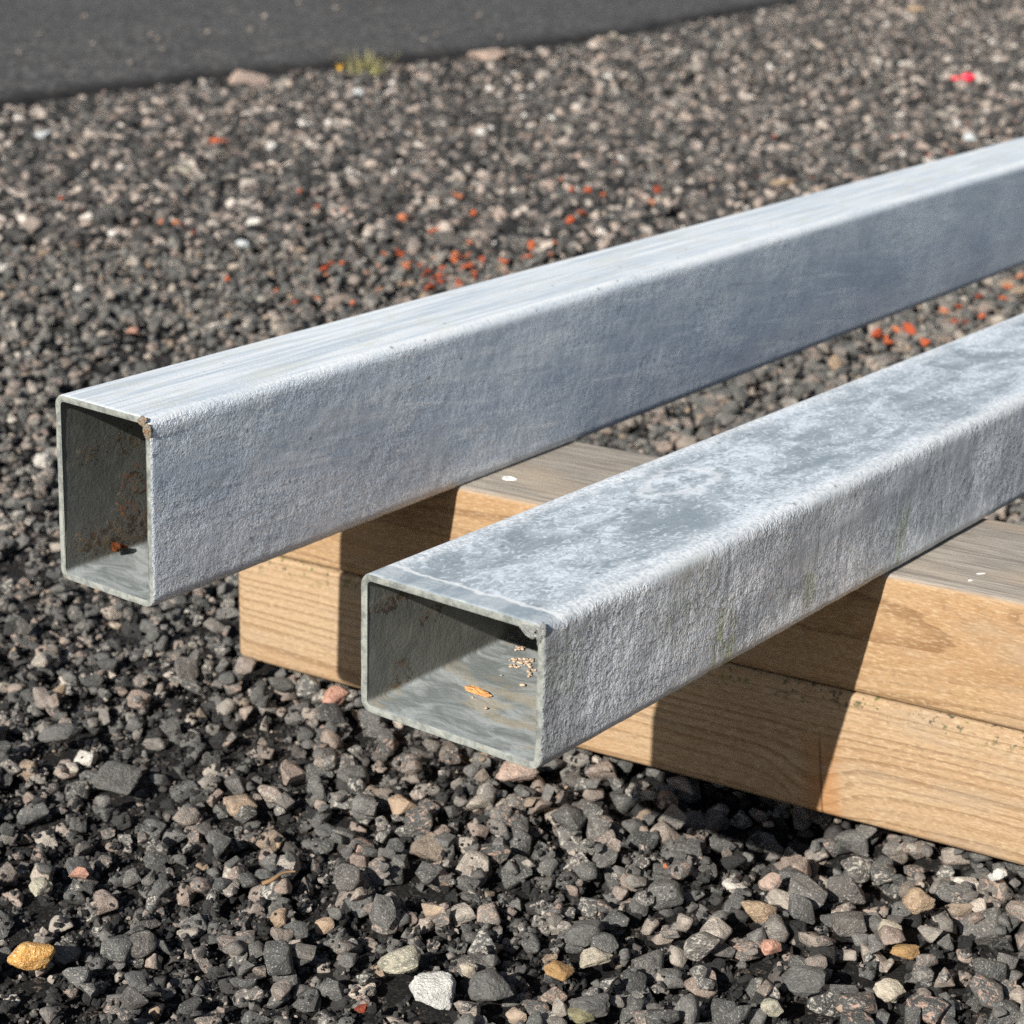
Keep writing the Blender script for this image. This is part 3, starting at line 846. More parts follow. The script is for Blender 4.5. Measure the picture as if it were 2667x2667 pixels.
# ------------------------------------------------------------------ galvanised tubes
def zinc_outer(name, kind, T, green=(), end_dark=False):
    """kind A: tall tube, streaked and wrinkled; B: flat tube, cloudy top and coarse runs on the side"""
    k = NT(name)
    P = k.co('Object')                       # metres: x along, y to the right, z up
    x, y, z = k.sep(P)
    top = k.n('ShaderNodeAttribute', attribute_name='top').outputs['Fac']      # 1 on the upper face, falls off round the corner
    rim = k.n('ShaderNodeAttribute', attribute_name='corner').outputs['Fac']   # 1 on the rounded corners
    cloud = k.noise(P, 42, 4, 0.6, 0.6)
    cloud2 = k.noise(k.vmath('MULTIPLY', P, (0.35, 1, 1)), 130, 4, 0.65, 0.5)
    broad = k.noise(k.vmath('MULTIPLY', P, (0.3, 1, 1)), 24, 3, 0.6, 0.7)
    fine = k.noise(P, 900, 2, 0.65)
    streak = k.noise(k.vmath('MULTIPLY', P, (14, 420, 420)), 1.0, 4, 0.65, 0.3)
    wrn = k.noise(P, 620 if kind == 'A' else 520, 2, 0.5, 0.9)
    wr = k.math('SUBTRACT', 1.0, k.math('MULTIPLY', k.math('ABSOLUTE', k.math('SUBTRACT', wrn, 0.5)), 7.0), clamp=True)   # worm-like ridges
    if kind == 'A':
        side = k.mix(k.step(cloud, 0.30, 0.70), (0.43, 0.505, 0.595), (0.62, 0.68, 0.75))  # side base lifted and blued, skylight put into the colour
        side = k.mix(k.math('MULTIPLY', k.step(streak, 0.48, 0.68), 0.45), side, (0.62, 0.66, 0.71))
        side = k.mix(k.math('MULTIPLY', k.step(cloud2, 0.58, 0.72), 0.5), side, (0.52, 0.53, 0.52))
        side = k.mix(k.math('MULTIPLY', k.step(wr, 0.45, 0.95), 0.5), side, (0.90, 0.93, 0.96))  # sun glints on the ridge crests painted into the colour
        side = k.mix(k.math('MULTIPLY', k.step(broad, 0.46, 0.66), 0.45), side, (0.36, 0.44, 0.545))
        side = k.mix(k.math('MULTIPLY', k.step(broad, 0.48, 0.32), 0.5), side, (0.78, 0.82, 0.86))
        scrape = k.noise(k.vmath('MULTIPLY', k.vmath('ADD', P, k.vmath('MULTIPLY', k.comb(0.0, 0.0, x), (0, 0, 0.12))), (22, 300, 300)), 1.0, 3, 0.6, 0.2)
        side = k.mix(k.math('MULTIPLY', k.step(scrape, 0.56, 0.66), 0.5), side, (0.80, 0.83, 0.86))
        side = k.mix(k.math('MULTIPLY', k.step(scrape, 0.42, 0.32), 0.4), side, (0.30, 0.36, 0.44))
        tp = k.mix(k.step(streak, 0.30, 0.66), (0.40, 0.46, 0.52), (0.66, 0.69, 0.71))
        tp = k.mix(k.math('MULTIPLY', k.step(cloud2, 0.48, 0.66), 0.55), tp, (0.52, 0.53, 0.49))
        edgec = (0.84, 0.86, 0.87)
    else:
        swirl = k.noise(k.vmath('MULTIPLY', P, (0.5, 1, 1)), 60, 5, 0.62, 0.7)
        lace = k.noise(k.vmath('MULTIPLY', P, (0.7, 1, 1)), 380, 3, 0.6, 1.6)
        side = k.mix(k.step(cloud, 0.34, 0.66), (0.32, 0.355, 0.40), (0.60, 0.64, 0.69))  # colour of this side also raised towards blue, standing in for skylight
        side = k.mix(k.math('MULTIPLY', k.step(cloud2, 0.52, 0.70), 0.6), side, (0.36, 0.385, 0.40))
        side = k.mix(k.math('MULTIPLY', k.step(wr, 0.4, 0.95), 0.5), side, (0.86, 0.88, 0.91))  # crests coloured pale where grazing sun would catch them
        side = k.mix(k.math('MULTIPLY', k.step(broad, 0.48, 0.64), 0.55), side, (0.22, 0.25, 0.285))
        side = k.mix(k.math('MULTIPLY', k.step(k.math('MULTIPLY_ADD', cloud2, 0.010, z), 0.016, 0.005), 0.55), side, (0.66, 0.68, 0.71))
        tp = k.mix(k.step(swirl, 0.34, 0.66), (0.225, 0.265, 0.295), (0.45, 0.50, 0.55))
        tp = k.mix(k.math('MULTIPLY', k.step(k.math('MULTIPLY_ADD', swirl, 0.55, lace), 0.76, 0.92), 0.55), tp, (0.70, 0.75, 0.79))
        tp = k.mix(k.math('MULTIPLY', k.step(lace, 0.42, 0.34), 0.5), tp, (0.15, 0.175, 0.19))
        # white bloom along both long edges of the upper face
        ye = k.math('ABSOLUTE', k.math('DIVIDE', y, 0.030))
        bloom = k.math('MULTIPLY', k.step(k.math('MULTIPLY_ADD', cloud2, 0.7, ye), 0.92, 1.30), 0.85)
        tp = k.mix(bloom, tp, k.mix(k.step(fine, 0.35, 0.62), (0.42, 0.465, 0.50), (0.78, 0.81, 0.84)))
        edgec = (0.56, 0.57, 0.56)
    c = k.mix(top, side, tp)
    c = k.mix(k.math('MULTIPLY', k.math('MULTIPLY', rim, k.step(k.math('MULTIPLY_ADD', cloud2, 0.5, fine), 0.55, 0.85)), 0.7), c, edgec)
    if kind == 'B':
        # smooth dipped band next to the cut, with a pale line behind it
        bx = k.math('MULTIPLY_ADD', k.noise(P, 150, 3), 0.006, x)
        bandm = k.math('MULTIPLY', k.step(bx, 0.0125, 0.0105), top)
        c = k.mix(k.math('MULTIPLY', bandm, 0.75), c, k.mix(k.step(cloud2, 0.4, 0.6), (0.24, 0.285, 0.32), (0.36, 0.40, 0.42)))
        lm = k.math('MULTIPLY', k.math('MULTIPLY', k.step(bx, 0.0100, 0.0112), k.step(bx, 0.0128, 0.0116)), top)
        c = k.mix(k.math('MULTIPLY', lm, 0.6), c, (0.78, 0.79, 0.78))
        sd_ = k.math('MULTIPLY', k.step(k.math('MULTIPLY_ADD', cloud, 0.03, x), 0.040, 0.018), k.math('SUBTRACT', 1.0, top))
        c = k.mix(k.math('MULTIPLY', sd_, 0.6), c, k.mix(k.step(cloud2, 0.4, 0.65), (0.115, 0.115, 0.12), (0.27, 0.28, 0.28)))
        # pale run mark inside a ring on the top
        rr = k.vmath('DISTANCE', k.vmath('MULTIPLY', k.vmath('ADD', P, k.vmath('MULTIPLY', k.noise(P, 120, 3, colour=True), (0.02, 0.02, 0.0))), (0.55, 1.0, 0.0)), (0.0715, 0.019, 0.0))
        rg = k.math('MULTIPLY', k.math('MULTIPLY', k.step(rr, 0.006, 0.0078), k.step(rr, 0.0115, 0.0088)), top)
        c = k.mix(k.math('MULTIPLY', rg, 0.5), c, (0.72, 0.74, 0.76))
    runs0 = k.noise(k.vmath('MULTIPLY', P, (380, 120, 120)), 1.0, 3, 0.6, 0.6)
    for (gx_, gz_, sx, sz, amt) in green:
        ex = k.math('DIVIDE', k.math('SUBTRACT', k.math('MULTIPLY_ADD', k.math('SUBTRACT', cloud2, 0.5), 0.012, x), gx_), sx)
        ez = k.math('DIVIDE', k.math('SUBTRACT', z, gz_), sz)
        e2 = k.math('ADD', k.math('MULTIPLY', ex, ex), k.math('MULTIPLY', ez, ez))
        gm = k.math('MULTIPLY', k.step(k.math('MULTIPLY_ADD', k.math('SUBTRACT', fine, 0.5), 1.6, e2), 1.1, 0.0), k.math('MULTIPLY', k.step(runs0, 0.36, 0.60), amt))
        c = k.mix(k.math('MULTIPLY', gm, k.math('SUBTRACT', 1.0, top)), c, (0.24, 0.27, 0.13))
    # stray dark specks
    sp = k.voro(P, 95)
    c = k.mix(k.math('MULTIPLY', k.step(sp, 0.085, 0.05), 0.6), c, (0.10, 0.085, 0.07))
    # relief
    lump = k.noise(P, 240, 3, 0.6)
    runs = k.noise(k.vmath('MULTIPLY', P, (420, 90, 90)), 1.0, 3, 0.6, 0.8)
    notop = k.math('MULTIPLY_ADD', top, -0.72 if kind == 'A' else -0.80, 1.0)
    h = k.math('MULTIPLY', wr, 0.40)
    h = k.math('ADD', h, k.math('MULTIPLY', fine, 0.55))
    h = k.math('ADD', h, k.math('MULTIPLY', lump, 1.0 if kind == 'A' else 2.0))
    if kind == 'B':
        h = k.math('ADD', h, k.math('MULTIPLY', runs, 0.8))
    else:
        h = k.math('ADD', h, k.math('MULTIPLY', streak, 0.9))
    h = k.math('SUBTRACT', h, 1.37 if kind == 'A' else 1.82)      # centre the relief so that fading it leaves no dents
    h = k.math('MULTIPLY', h, notop)
    calm = k.step(k.noise(k.vmath('MULTIPLY', P, (0.4, 1, 1)), 38, 3, 0.6, 0.8), 0.36, 0.66)      # smooth areas among the wrinkled ones
    h = k.math('MULTIPLY', h, k.math('MULTIPLY_ADD', calm, 1.25, 0.12))
    h = k.math('MULTIPLY', h, k.math('MULTIPLY_ADD', k.step(x, 0.75, 0.2), 0.65, 0.35))
    nr = k.bump(h, 1.0, 0.00036 if kind == 'A' else 0.00056)
    return k.done(c, k.math('MULTIPLY_ADD', fine, 0.25, 0.42), 0.18, nr, 0.45)
def zinc_rim(name):
    k = NT(name)
    P = k.co('Object')
    f = k.noise(P, 700, 4, 0.7); g = k.noise(P, 240, 4, 0.7)
    c = k.mix(k.step(g, 0.36, 0.62), (0.125, 0.135, 0.128), (0.24, 0.25, 0.232))
    c = k.mix(k.math('MULTIPLY', k.step(f, 0.55, 0.72), 0.5), c, (0.36, 0.36, 0.33))
    c = k.mix(k.math('MULTIPLY', k.step(k.noise(P, 300, 4, 0.7), 0.62, 0.70), 0.5), c, (0.30, 0.24, 0.17))
    return k.done(c, 0.6, 0.1, k.bump(k.math('ADD', f, g), 0.7, 0.00025), 0.4)
def zinc_inner(name, rust, tan):
    k = NT(name)
    P = k.co('Object')
    x, y, z = k.sep(P)
    g = k.noise(P, 110, 4, 0.6, 0.5); f = k.noise(P, 800, 4, 0.7)
    st = k.noise(k.vmath('MULTIPLY', P, (1.0, 0.45, 1)), 120, 4, 0.6, 1.4)
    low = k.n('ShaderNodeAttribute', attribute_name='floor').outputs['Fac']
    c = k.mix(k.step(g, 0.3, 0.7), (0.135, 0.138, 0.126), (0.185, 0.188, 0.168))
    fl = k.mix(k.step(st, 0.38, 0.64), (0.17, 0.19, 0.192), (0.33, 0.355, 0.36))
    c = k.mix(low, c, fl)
    if tan:
        tm = k.math('MULTIPLY', k.step(k.noise(k.vmath('MULTIPLY', P, (1, 0.3, 1)), 95, 3, 0.6, 1.0), 0.53, 0.64), low)
        c = k.mix(k.math('MULTIPLY', tm, 0.45), c, (0.36, 0.29, 0.18))
    bm2 = k.math('MULTIPLY', f, 0.6)
    for (rx, rz, sx, sz, lo, amt) in rust:
        ex = k.math('DIVIDE', k.math('SUBTRACT', x, rx), sx); ez = k.math('DIVIDE', k.math('SUBTRACT', z, rz), sz)
        e2 = k.math('ADD', k.math('MULTIPLY', ex, ex), k.math('MULTIPLY', ez, ez))
        msk = k.step(e2, 1.2, 0.1)
        sn = k.noise(P, 560, 4, 0.75)
        pit = k.math('MULTIPLY', k.math('MULTIPLY', k.step(k.math('MULTIPLY_ADD', msk, 0.12, sn), lo + 0.085, lo + 0.11), msk), k.math('SUBTRACT', 1.0, low))
        rc = k.mix(k.step(k.noise(P, 260, 3), 0.42, 0.62), (0.085, 0.055, 0.035), (0.36, 0.125, 0.04) if amt > 0.5 else (0.20, 0.15, 0.095))
        c = k.mix(pit, c, rc)
        bm2 = k.math('MULTIPLY_ADD', pit, 2.2, bm2)
    return k.done(c, 0.55, 0.12, k.bump(k.math('ADD', bm2, k.math('MULTIPLY', g, 0.8)), 0.8, 0.0004), 0.4)

def profile(wd, ht, r, spacing):
    """rounded rectangle, counter-clockwise seen from the cut end side; y in [-wd/2, wd/2], z in [0, ht]; returns pts, normals"""
    pts, nrm = [], []
    arcs = max(5, int(r * 1.5708 / spacing))
    corners = ((-wd / 2 + r, r, 180), (wd / 2 - r, r, 270), (wd / 2 - r, ht - r, 0), (-wd / 2 + r, ht - r, 90))
    for i, (cy, cz, a0) in enumerate(corners):
        for t in range(arcs + 1):
            a = math.radians(a0 + 90.0 * t / arcs)
            pts.append((cy + r * math.cos(a), cz + r * math.sin(a))); nrm.append((math.cos(a), math.sin(a)))
        ny, nz, b0 = corners[(i + 1) % 4]
        a1 = math.radians(b0)
        q = (ny + r * math.cos(a1), nz + r * math.sin(a1)); p = pts[-1]
        L = math.hypot(q[0] - p[0], q[1] - p[1]); n = max(2, int(L / spacing))
        for t in range(1, n):
            pts.append((p[0] + (q[0] - p[0]) * t / n, p[1] + (q[1] - p[1]) * t / n)); nrm.append((math.cos(a1), math.sin(a1)))
    return np.array(pts), np.array(nrm)
def tube(name, wd, ht, corner, yaw, tilt, roll, L, kind, mats, label):
    """corner: world position of the lower left corner of the mouth"""
    root = bpy.data.objects.new(name, None)
    root.empty_display_size = 0.02
    col.objects.link(root)
    a = Vector((math.cos(yaw) * math.cos(tilt), math.sin(yaw) * math.cos(tilt), math.sin(tilt)))
    r = Vector((math.sin(yaw), -math.cos(yaw), 0)); u = r.cross(a)
    r, u = r * math.cos(roll) + u * math.sin(roll), u * math.cos(roll) - r * math.sin(roll)
    o = corner + r * (wd / 2)
    M = Matrix.Identity(4)
    left = -r
    # local x along the tube, local y to the left?  keep right-handed: x = axis, y = -right, z = up
    for i in range(3):
        M[i][0], M[i][1], M[i][2], M[i][3] = a[i], left[i], u[i], o[i]
    root.matrix_world = M
    t, ro = 5.2 * S, 9.0 * S
    pts, nrm = profile(wd, ht, ro, 0.0011)
    n = len(pts)
    xs = np.concatenate([[0, 0.0004, 0.0009, 0.0016], np.arange(0.0026, 0.55, 0.0012), np.arange(0.55, L, 0.006), [L]])
    X = np.repeat(xs, n); Yp = np.tile(pts[:, 0], len(xs)); Zp = np.tile(pts[:, 1], len(xs))
    Ny = np.tile(nrm[:, 0], len(xs)); Nz = np.tile(nrm[:, 1], len(xs))
    isTop = np.clip((Nz - 0.35) / 0.5, 0, 1)
    sd_ = {'A': 0.0, 'B': 40.0}[kind]
    amp = (1 - 0.65 * isTop) * np.clip(X / 0.003, 0.15, 1)
    near = np.clip(1.3 - X / 0.42, 0, 1)
    D = 0.00009 * vnoise(X * 170 + sd_, Yp * 220, Zp * 220) * near + 0.00006 * vnoise(X * 22 + sd_, Yp * 60, Zp * 60) * np.clip(1.6 - X / 0.5, 0.2, 1)
    fineD = vnoise(X * 520 + sd_, Yp * 520, Zp * 520)
    D = D + 0.00007 * fineD * near
    if kind == 'B':
        D = D + 0.00010 * vnoise(X * 330 + sd_, Yp * 90, Zp * 90) * (1 - isTop) * near
        D = D + 0.00020 * np.clip(1 - np.abs(Zp - 0.002) / 0.008, 0, 1) * (0.5 + 0.5 * vnoise(X * 150, Yp * 50, Zp * 50)) * (1 - isTop) * near
    D = D * amp
    Xs = X + np.where(X < 0.0001, 0.00012 * vnoise(Yp * 260 + sd_, Zp * 260, X), 0)
    shrink = np.where(X < 0.0008, 0.00022 * (1 - X / 0.0008) ** 2, 0)        # eased edge of the cut
    V = np.stack([Xs, -(Yp + Ny * (D - shrink)), Zp + Nz * (D - shrink)], 1)
    F = []
    for j in range(len(xs) - 1):
        b0, b1 = j * n, (j + 1) * n
        F += [(b0 + i, b0 + (i + 1) % n, b1 + (i + 1) % n, b1 + i) for i in range(n)]
    me = mesh('outer_wall', V, F)
    me.attributes.new('top', 'FLOAT', 'POINT').data.foreach_set('value', isTop.astype(np.float32))
    cn = 1 - np.maximum(np.abs(Ny), np.abs(Nz)); cn = np.clip(cn / 0.25, 0, 1)
    # let the corner wash out a little past the bend
    dcor = np.hypot(np.maximum(0, wd / 2 - np.abs(Yp)), np.minimum(Zp, ht - Zp))
    cn = np.maximum(cn, np.clip(1 - dcor / 0.0062, 0, 1))
    me.attributes.new('corner', 'FLOAT', 'POINT').data.foreach_set('value', cn.astype(np.float32))
    ow = obj('outer_wall', me, mats[0], root)
    # inner wall
    ip, inr = profile(wd - 2 * t, ht - 2 * t, max(ro - t, 0.0012), 0.0012)
    ip = ip + np.array([0, t])
    ni = len(ip)
    xi = np.concatenate([[0, 0.0005, 0.0012], np.arange(0.003, 0.25, 0.0025), np.arange(0.25, L, 0.05), [L]])
    X2 = np.repeat(xi, ni); Y2 = np.tile(ip[:, 0], len(xi)); Z2 = np.tile(ip[:, 1], len(xi))
    N2y = np.tile(inr[:, 0], len(xi)); N2z = np.tile(inr[:, 1], len(xi))
    D2 = 0.00012 * vnoise(X2 * 60, Y2 * 90 + 9, Z2 * 90) + 0.00006 * vnoise(X2 * 300, Y2 * 300, Z2 * 300)
    X2s = X2 + np.where(X2 < 0.0001, 0.00012 * vnoise(Y2 * 260 + sd_, Z2 * 260, X2), 0)
    sh2 = np.where(X2 < 0.0008, 0.00018 * (1 - X2 / 0.0008) ** 2, 0)
    V2 = np.stack([X2s, -(Y2 + N2y * (D2 + sh2)), Z2 + N2z * (D2 + sh2)], 1)
    F2 = []
    for j in range(len(xi) - 1):
        b0, b1 = j * ni, (j + 1) * ni
        F2 += [(b1 + i, b1 + (i + 1) % ni, b0 + (i + 1) % ni, b0 + i) for i in range(ni)]
    me2 = mesh('inner_wall', V2, F2)
    me2.attributes.new('floor', 'FLOAT', 'POINT').data.foreach_set('value', np.clip((-N2z - 0.2) / 0.6, 0, 1).astype(np.float32))
    iw = obj('inner_wall', me2, mats[2], root)
    # cut rim: bridges first outer ring and first inner ring (both ends), by angle-matched fan
    def bridge(xo, oring, iring, flip):
        v = [tuple(p) for p in oring] + [tuple(p) for p in iring]
        po = np.array(oring)[:, 1:]; pi_ = np.array(iring)[:, 1:]
        ctr = np.array([0, ht / 2])
        def par(p):
            q = (p - ctr) / np.array([wd / 2, ht / 2]); return np.unwrap(np.arctan2(q[:, 1], q[:, 0]))
        # walk both loops by normalised arc position
        f, i, j = [], 0, 0
        no, nn = len(po), len(pi_)
        while i < no or j < nn:
            if j >= nn or (i < no and (i + 1) / no <= (j + 1) / nn):
                f.append((i % no, (i + 1) % no, no + j % nn)); i += 1
            else:
                f.append((i % no, no + (j + 1) % nn, no + j % nn)); j += 1
        if flip: f = [q[::-1] for q in f]
        return v, f
    return root, V[:n], V2[:ni], bridge, ow, iw

def make_tube(name, wd, ht, corner, yaw, tilt, roll, L, kind, mats, label):
    root, oring, iring, bridge, ow, iw = tube(name, wd, ht, corner, yaw, tilt, roll, L, kind, mats, label)
    # rim built as matched rings: sample the inner ring at the outer ring's parameters
    t, ro = 5.2 * S, 9.0 * S
    n = len(oring)
    pts, nrm = profile(wd, ht, ro, 0.0011)
    v, f = [], []
    inner = pts - nrm * (t + 0.0001)
    mid = pts - nrm * (t * 0.5)
    # on straight runs next to the corners the offset is exact; corners share their centre
    rings = [np.column_stack([oring[:, 0], oring[:, 1], oring[:, 2]]),
             np.column_stack([np.full(n, -0.0001) + 0.00008 * vnoise(mid[:, 0] * 400, mid[:, 1] * 400, mid[:, 0] * 0), -mid[:, 0], mid[:, 1]]),
             np.column_stack([np.full(n, 0.00015), -inner[:, 0], inner[:, 1]])]
    for rg in rings: v += [tuple(q) for q in rg]
    for j in range(2):
        for i in range(n):
            f.append((j * n + i, (j + 1) * n + i, (j + 1) * n + (i + 1) % n, j * n + (i + 1) % n))
    obj('cut_rim', mesh('cut_rim', v, f), mats[1], root)
    tag(root, label, 'steel tube', 'galvanised steel tubes')
    return root
def A_BL(): return P3(-350.04, 1487.05, 110.3)
def B_BL(): return P3(-97.65, 1249.65, 111.0)
YAW_A, YAW_B = 0.9575, 0.9304
WA, HA = 101.0 * S, 150.0 * S
WB, HB = 150.0 * S, 99.0 * S
def side_uv(px, py, corner, yaw, wd):
    """pixel -> (x along, height) on the right-hand face of a tube"""
    a = Vector((math.cos(yaw), math.sin(yaw), 0)); r = Vector((math.sin(yaw), -math.cos(yaw), 0))
    o = corner + r * wd
    d = ray(px, py); t = (o - CAM).dot(r) / d.dot(r); q = CAM + d * t - o
    return q.dot(a), q.z
greens = []
for px, py, sx, sz, amt in ((1885, 1685, 0.008, 0.018, 0.8), (2110, 1530, 0.005, 0.011, 0.6), (2347, 1400, 0.006, 0.017, 0.55), (1800, 1560, 0.02, 0.02, 0.25), (1480, 1740, 0.010, 0.012, 0.2)):
    gx_, gz_ = side_uv(px, py, B_BL(), YAW_B, WB)
    greens.append((gx_, gz_, sx, sz, amt))
def wall_uv(px, py, corner, yaw, t):
    a = Vector((math.cos(yaw), math.sin(yaw), 0)); r = Vector((math.sin(yaw), -math.cos(yaw), 0))
    o = corner + r * t
    d = ray(px, py); q = CAM + d * ((o - CAM).dot(r) / d.dot(r)) - o
    return q.dot(a), q.z
A_IN, B_IN = [], []
for cx, cy, sx, sz, lo, amt in ((690, 840, .006, .005, .53, 1), (650, 950, .006, .003, .54, .2), (650, 1110, .007, .006, .52, 1), (600, 1210, .016, .005, .48, .2), (470, 1240, .013, .004, .50, .2), (390, 1170, .006, .004, .55, .2), (360, 640, .006, .003, .55, .2), (650, 540, .010, .004, .55, .2)):
    ux, uz = wall_uv(100 + cx * .3623, 950 + cy * .3623, A_BL(), YAW_A, 5.2 * S)
    A_IN.append((ux, uz, sx * 1.5, sz * 1.5, lo, amt))
for cx, cy, sx, sz, lo, amt in ((390, 1030, .005, .006, .54, .2), (330, 470, .010, .002, .52, .2), (620, 560, .006, .002, .54, .2)):
    ux, uz = wall_uv(900 + cx * .3623, 1400 + cy * .3623, B_BL(), YAW_B, 5.2 * S)
    B_IN.append((ux, uz, sx * 1.5, sz * 1.5, lo, amt))
M_RIM = zinc_rim('zinc_cut_edge')
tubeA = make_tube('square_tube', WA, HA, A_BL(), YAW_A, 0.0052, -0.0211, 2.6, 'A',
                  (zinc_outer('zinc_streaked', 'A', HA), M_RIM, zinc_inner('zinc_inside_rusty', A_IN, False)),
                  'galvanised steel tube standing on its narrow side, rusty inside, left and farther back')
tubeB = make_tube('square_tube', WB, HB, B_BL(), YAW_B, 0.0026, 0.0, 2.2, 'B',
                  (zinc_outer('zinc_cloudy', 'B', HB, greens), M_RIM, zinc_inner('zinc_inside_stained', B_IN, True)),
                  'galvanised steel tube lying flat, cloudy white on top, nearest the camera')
for o in (tubeA, tubeB): o.name = 'steel_tube'
# torn zinc at the upper right corners of the mouths
def burr(parent, loc, scale, seed, mat, name):
    q = stone_mesh(name, 3, seed, planes=6, soft=10, rough=0.22)
    o = obj(name, q, mat, parent); o.location = loc; o.scale = scale; o.rotation_euler = (0.3, 0.2, seed)
    return o
k = NT('rusty_zinc'); P = k.co()
M_BURR = k.done(k.mix(k.step(k.noise(P, 2.2, 4, 0.7), 0.45, 0.6), (0.50, 0.45, 0.36), (0.48, 0.27, 0.13)), 0.7, 0.0, k.bump(k.noise(P, 4, 4, 0.7), 0.8, 0.3))
M_DRIP = k = NT('zinc_drip'); P = k.co()
M_DRIP = k.done(k.mix(k.step(k.noise(P, 2.0, 4, 0.7), 0.4, 0.65), (0.30, 0.31, 0.30), (0.56, 0.57, 0.54)), 0.55, 0.1, k.bump(k.noise(P, 3, 4, 0.7), 0.7, 0.25))
burr(tubeA, (0.0002, -(WA / 2 - 0.0032), HA - 0.0012), (0.0015, 0.0028, 0.0015), 3, M_BURR, 'torn_zinc')
burr(tubeA, (0.0002, -(WA / 2 - 0.0010), HA - 0.0042), (0.0014, 0.0016, 0.0034), 4, M_BURR, 'torn_zinc')
burr(tubeB, (0.0006, -(WB / 2 - 0.0016), HB - 0.0026), (0.0014, 0.0016, 0.0036), 5, M_DRIP, 'zinc_drip')
burr(tubeB, (0.0004, -(WB / 2 - 0.0060), HB - 0.0020), (0.0010, 0.0042, 0.0016), 6, M_DRIP, 'zinc_drip')
# rust clump in the tall tube
k = NT('rust'); P = k.co()
M_RUST = k.done(k.mix(k.step(k.noise(P, 2.0, 4, 0.7), 0.42, 0.6), (0.34, 0.10, 0.03), (0.10, 0.045, 0.025)), 0.9, 0, k.bump(k.noise(P, 3.5, 4, 0.7), 0.9, 0.3), 0.1)
for (lx, ly, lz, sz, sd2) in ((0.020, WA / 2 - 0.0038, 0.0056, 0.0019, 11), (0.024, WA / 2 - 0.0034, 0.0044, 0.0010, 12), (0.044, WA / 2 - 0.0034, 0.016, 0.0013, 13), (0.050, WA / 2 - 0.0034, 0.022, 0.0012, 14)):
    burr(tubeA, (lx, ly, lz), (sz, sz * 0.8, sz), sd2, M_RUST, 'rust_clump')

# litter inside the flat tube: a tan chip and a spill of grit
def on_floor(px, py, root, t, lift):
    M = root.matrix_world
    o = M @ Vector((0, 0, t + lift)); nn = (M.to_3x3() @ Vector((0, 0, 1)))
    d = ray(px, py); s = (o - CAM).dot(nn) / d.dot(nn)
    return CAM + d * s
t = 5.2 * S
k = NT('bark'); P = k.co()
M_CHIP = k.done(k.mix(k.step(k.noise(P, 1.5, 4, 0.7), 0.4, 0.65), (0.70, 0.36, 0.13), (0.52, 0.24, 0.09)), 0.85, 0, k.bump(k.noise(P, 3, 4), 0.6, 0.2))
q = stone_mesh('wood_chip', 3, 41, planes=6, soft=30, rough=0.12); q.materials.append(M_CHIP)
o = obj('wood_chip', q); o.location = on_floor(1246, 1802, tubeB, t, 0.0007); o.scale = (0.0042, 0.0016, 0.0009); o.rotation_euler = (0.1, 0.15, -0.45)
tag(o, 'small orange tan wood chip lying on the floor of the flat tube', 'wood chip')
grains = []
for (cx, cy, sx, sy, cnt) in ((1358, 1727, 32, 12, 44), (1352, 1688, 18, 5, 10), (1385, 1752, 12, 10, 9), (1352, 1786, 12, 3, 2), (1232, 1814, 4, 2, 1), (1264, 1843, 4, 3, 1), (1306, 1760, 4, 2, 1)):
    for _ in range(cnt):
        grains.append((cx + random.uniform(-1, 1) * sx, cy + random.uniform(-1, 1) * sy))
v0, f0 = ICO[2]
gv2, gf2 = [], []
for (px, py) in grains:
    r = random.uniform(0.00028, 0.00062)
    p = on_floor(px, py, tubeB, t, r * 0.7)
    b = len(gv2)
    jit = 1 + 0.25 * rng.normal(size=(len(v0), 1))
    gv2 += [(p.x + q[0] * r, p.y + q[1] * r, p.z + q[2] * r * 0.6) for q in v0 * np.clip(jit, 0.7, 1.3)]
    gf2 += [[i + b for i in q] for q in f0]
k = NT('pale_grit'); M_PG = k.done(k.mix(k.step(k.noise(k.co(), 700, 3), 0.4, 0.62), (0.46, 0.345, 0.25), (0.30, 0.225, 0.165)), 0.85)
o = obj('spilled_grit', mesh('spilled_grit', gv2, gf2), M_PG)
tag(o, 'little heap of pale grit inside the flat tube', 'grit', None, 'stuff')

# ------------------------------------------------------------------ small things in the background
# weed with a yellow flower at the asphalt edge
wc = on_z(960, 190, 0.002)
weed = bpy.data.objects.new('flowering_weed', None); col.objects.link(weed); weed.location = wc
weed.scale = (0.85, 0.85, 0.85)
tag(weed, 'small straggly weed with a yellow flower at the asphalt edge', 'weed')
k = NT('weed_leaf'); M_LEAF = k.done(k.mix(k.step(k.noise(k.co(), 120, 2), 0.4, 0.6), (0.24, 0.23, 0.09), (0.42, 0.38, 0.20)), 0.6)
k = NT('yellow_petal'); M_PETAL = k.done((0.50, 0.29, 0.03), 0.6)
def blade(L, lean, yaw, wdt, droop):
    v, f = [], []
    n = 7
    for i in range(n + 1):
        s_ = i / n
        out = L * lean * s_ * (1 + droop * s_)
        hgt = L * (s_ - droop * s_ * s_ * 0.6)
        ww = wdt * (1 - s_ * 0.85) * (0.6 + 0.8 * s_ * (1 - s_) * 2)
        c, s2 = math.cos(yaw), math.sin(yaw)
        for sg, dz in ((-1, 0), (0, wdt * 0.25), (1, 0)):
            v.append((out * c - sg * ww * s2, out * s2 + sg * ww * c, hgt + dz))
    for i in range(n):
        for q in range(2):
            f.append((i * 3 + q, i * 3 + q + 1, i * 3 + q + 4, i * 3 + q + 3))
    return mesh('leaf', v, f)
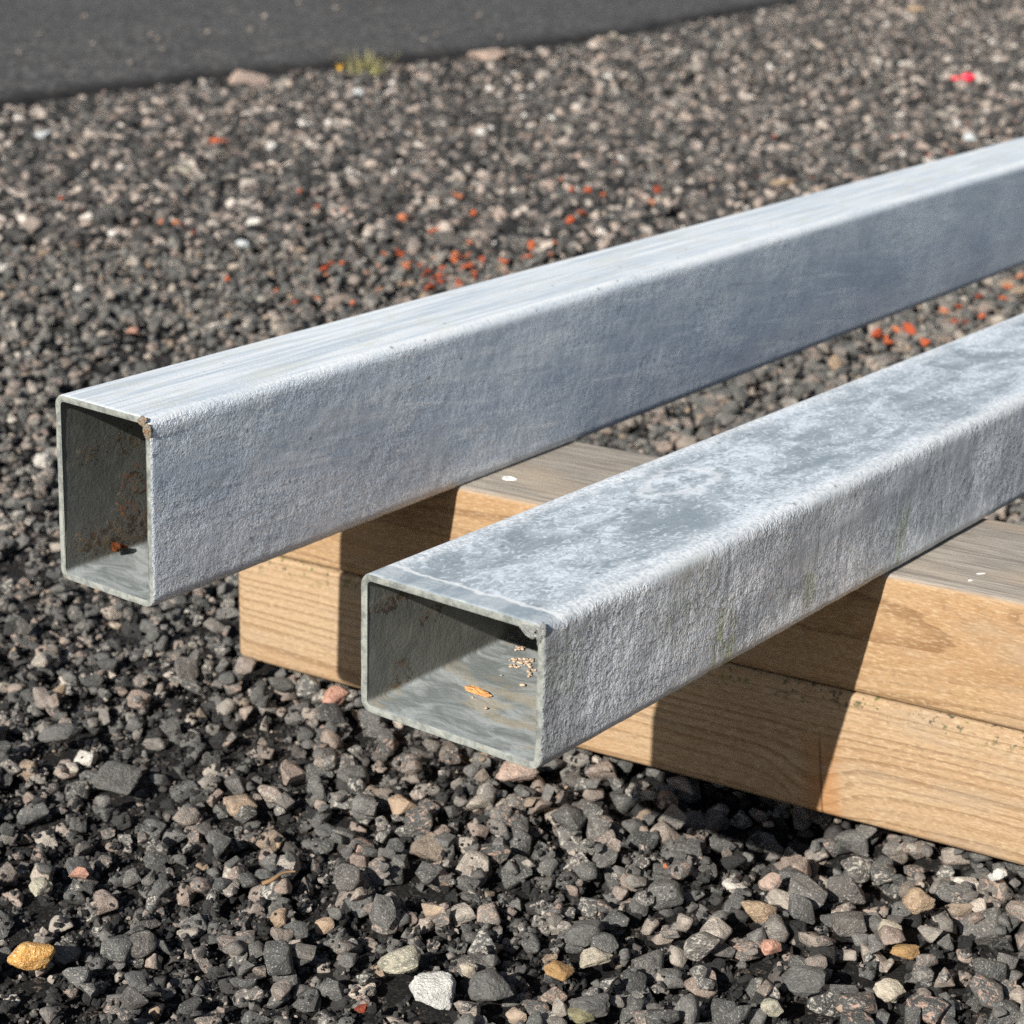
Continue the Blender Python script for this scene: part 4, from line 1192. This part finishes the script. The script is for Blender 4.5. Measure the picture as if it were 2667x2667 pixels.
for i in range(80):
    o = obj('leaf', blade(random.uniform(0.018, 0.046), random.uniform(0.1, 1.1), random.uniform(0, 6.28), random.uniform(0.0010, 0.0024), random.uniform(0.0, 0.5)), M_LEAF, weed)
    o.location = (random.gauss(0, 0.014), random.uniform(-0.01, 0.01), -0.003)
fl = on_z(873, 176, 0.006) - wc
o = obj('flower', stone_mesh('flower', 3, 61, planes=9, rough=0.25), M_PETAL, weed); o.location = fl; o.scale = (0.0052, 0.0050, 0.0042)
for i in range(9):
    a = 6.283 * i / 9
    q = obj('petal', blade(0.009, 1.2, a, 0.0022, 0.3), M_PETAL, o)
    q.scale = (0.7 / 0.0052, 0.7 / 0.0050, 0.7 / 0.0042)
    q.location = (0, 0, 0.3)
o = obj('stem', blade(0.034, 0.55, 2.9, 0.0009, 0.1), M_LEAF, weed); o.location = (fl.x * 0.4, 0, -0.003)
# red plastic scrap
k = NT('red_plastic'); M_RED = k.done((0.72, 0.03, 0.06), 0.35)
rs = bpy.data.objects.new('plastic_scrap', None); col.objects.link(rs)
c = on_z(2522, 204, 0.006); rs.location = c
for dx, w_, h_, sd2 in ((0.0, 0.0098, 0.0068, 71), (-0.017, 0.0075, 0.0032, 72)):
    o = obj('shred', stone_mesh('shred', 3, sd2, planes=6, rough=0.18), M_RED, rs); o.location = (dx, 0, -0.001 if dx else 0); o.scale = (w_, 0.006, h_)
tag(rs, 'bright red plastic scrap lying on the far gravel at the right', 'plastic scrap')
# dry twig in the foreground gravel
c = on_z(726, 2283, 0.003)
k = NT('twig_bark'); M_TWIG = k.done((0.20, 0.12, 0.06), 0.9)
v, f = [], []
for i in range(9):
    s_ = i / 8 - 0.5
    for j in range(6):
        a = 6.283 * j / 6; rr = 0.00045 * (1.2 - s_)
        v.append((s_ * 0.011, 0.0006 * math.sin(s_ * 7) + rr * math.cos(a), 0.0004 * math.cos(s_ * 5) + rr * math.sin(a)))
for i in range(8):
    for j in range(6):
        f.append((i * 6 + j, i * 6 + (j + 1) % 6, (i + 1) * 6 + (j + 1) % 6, (i + 1) * 6 + j))
o = obj('twig', mesh('twig', v, f), M_TWIG); o.location = c; o.rotation_euler = (0, -0.15, 0.55)
tag(o, 'thin brown twig lying between stones in the left foreground', 'twig')
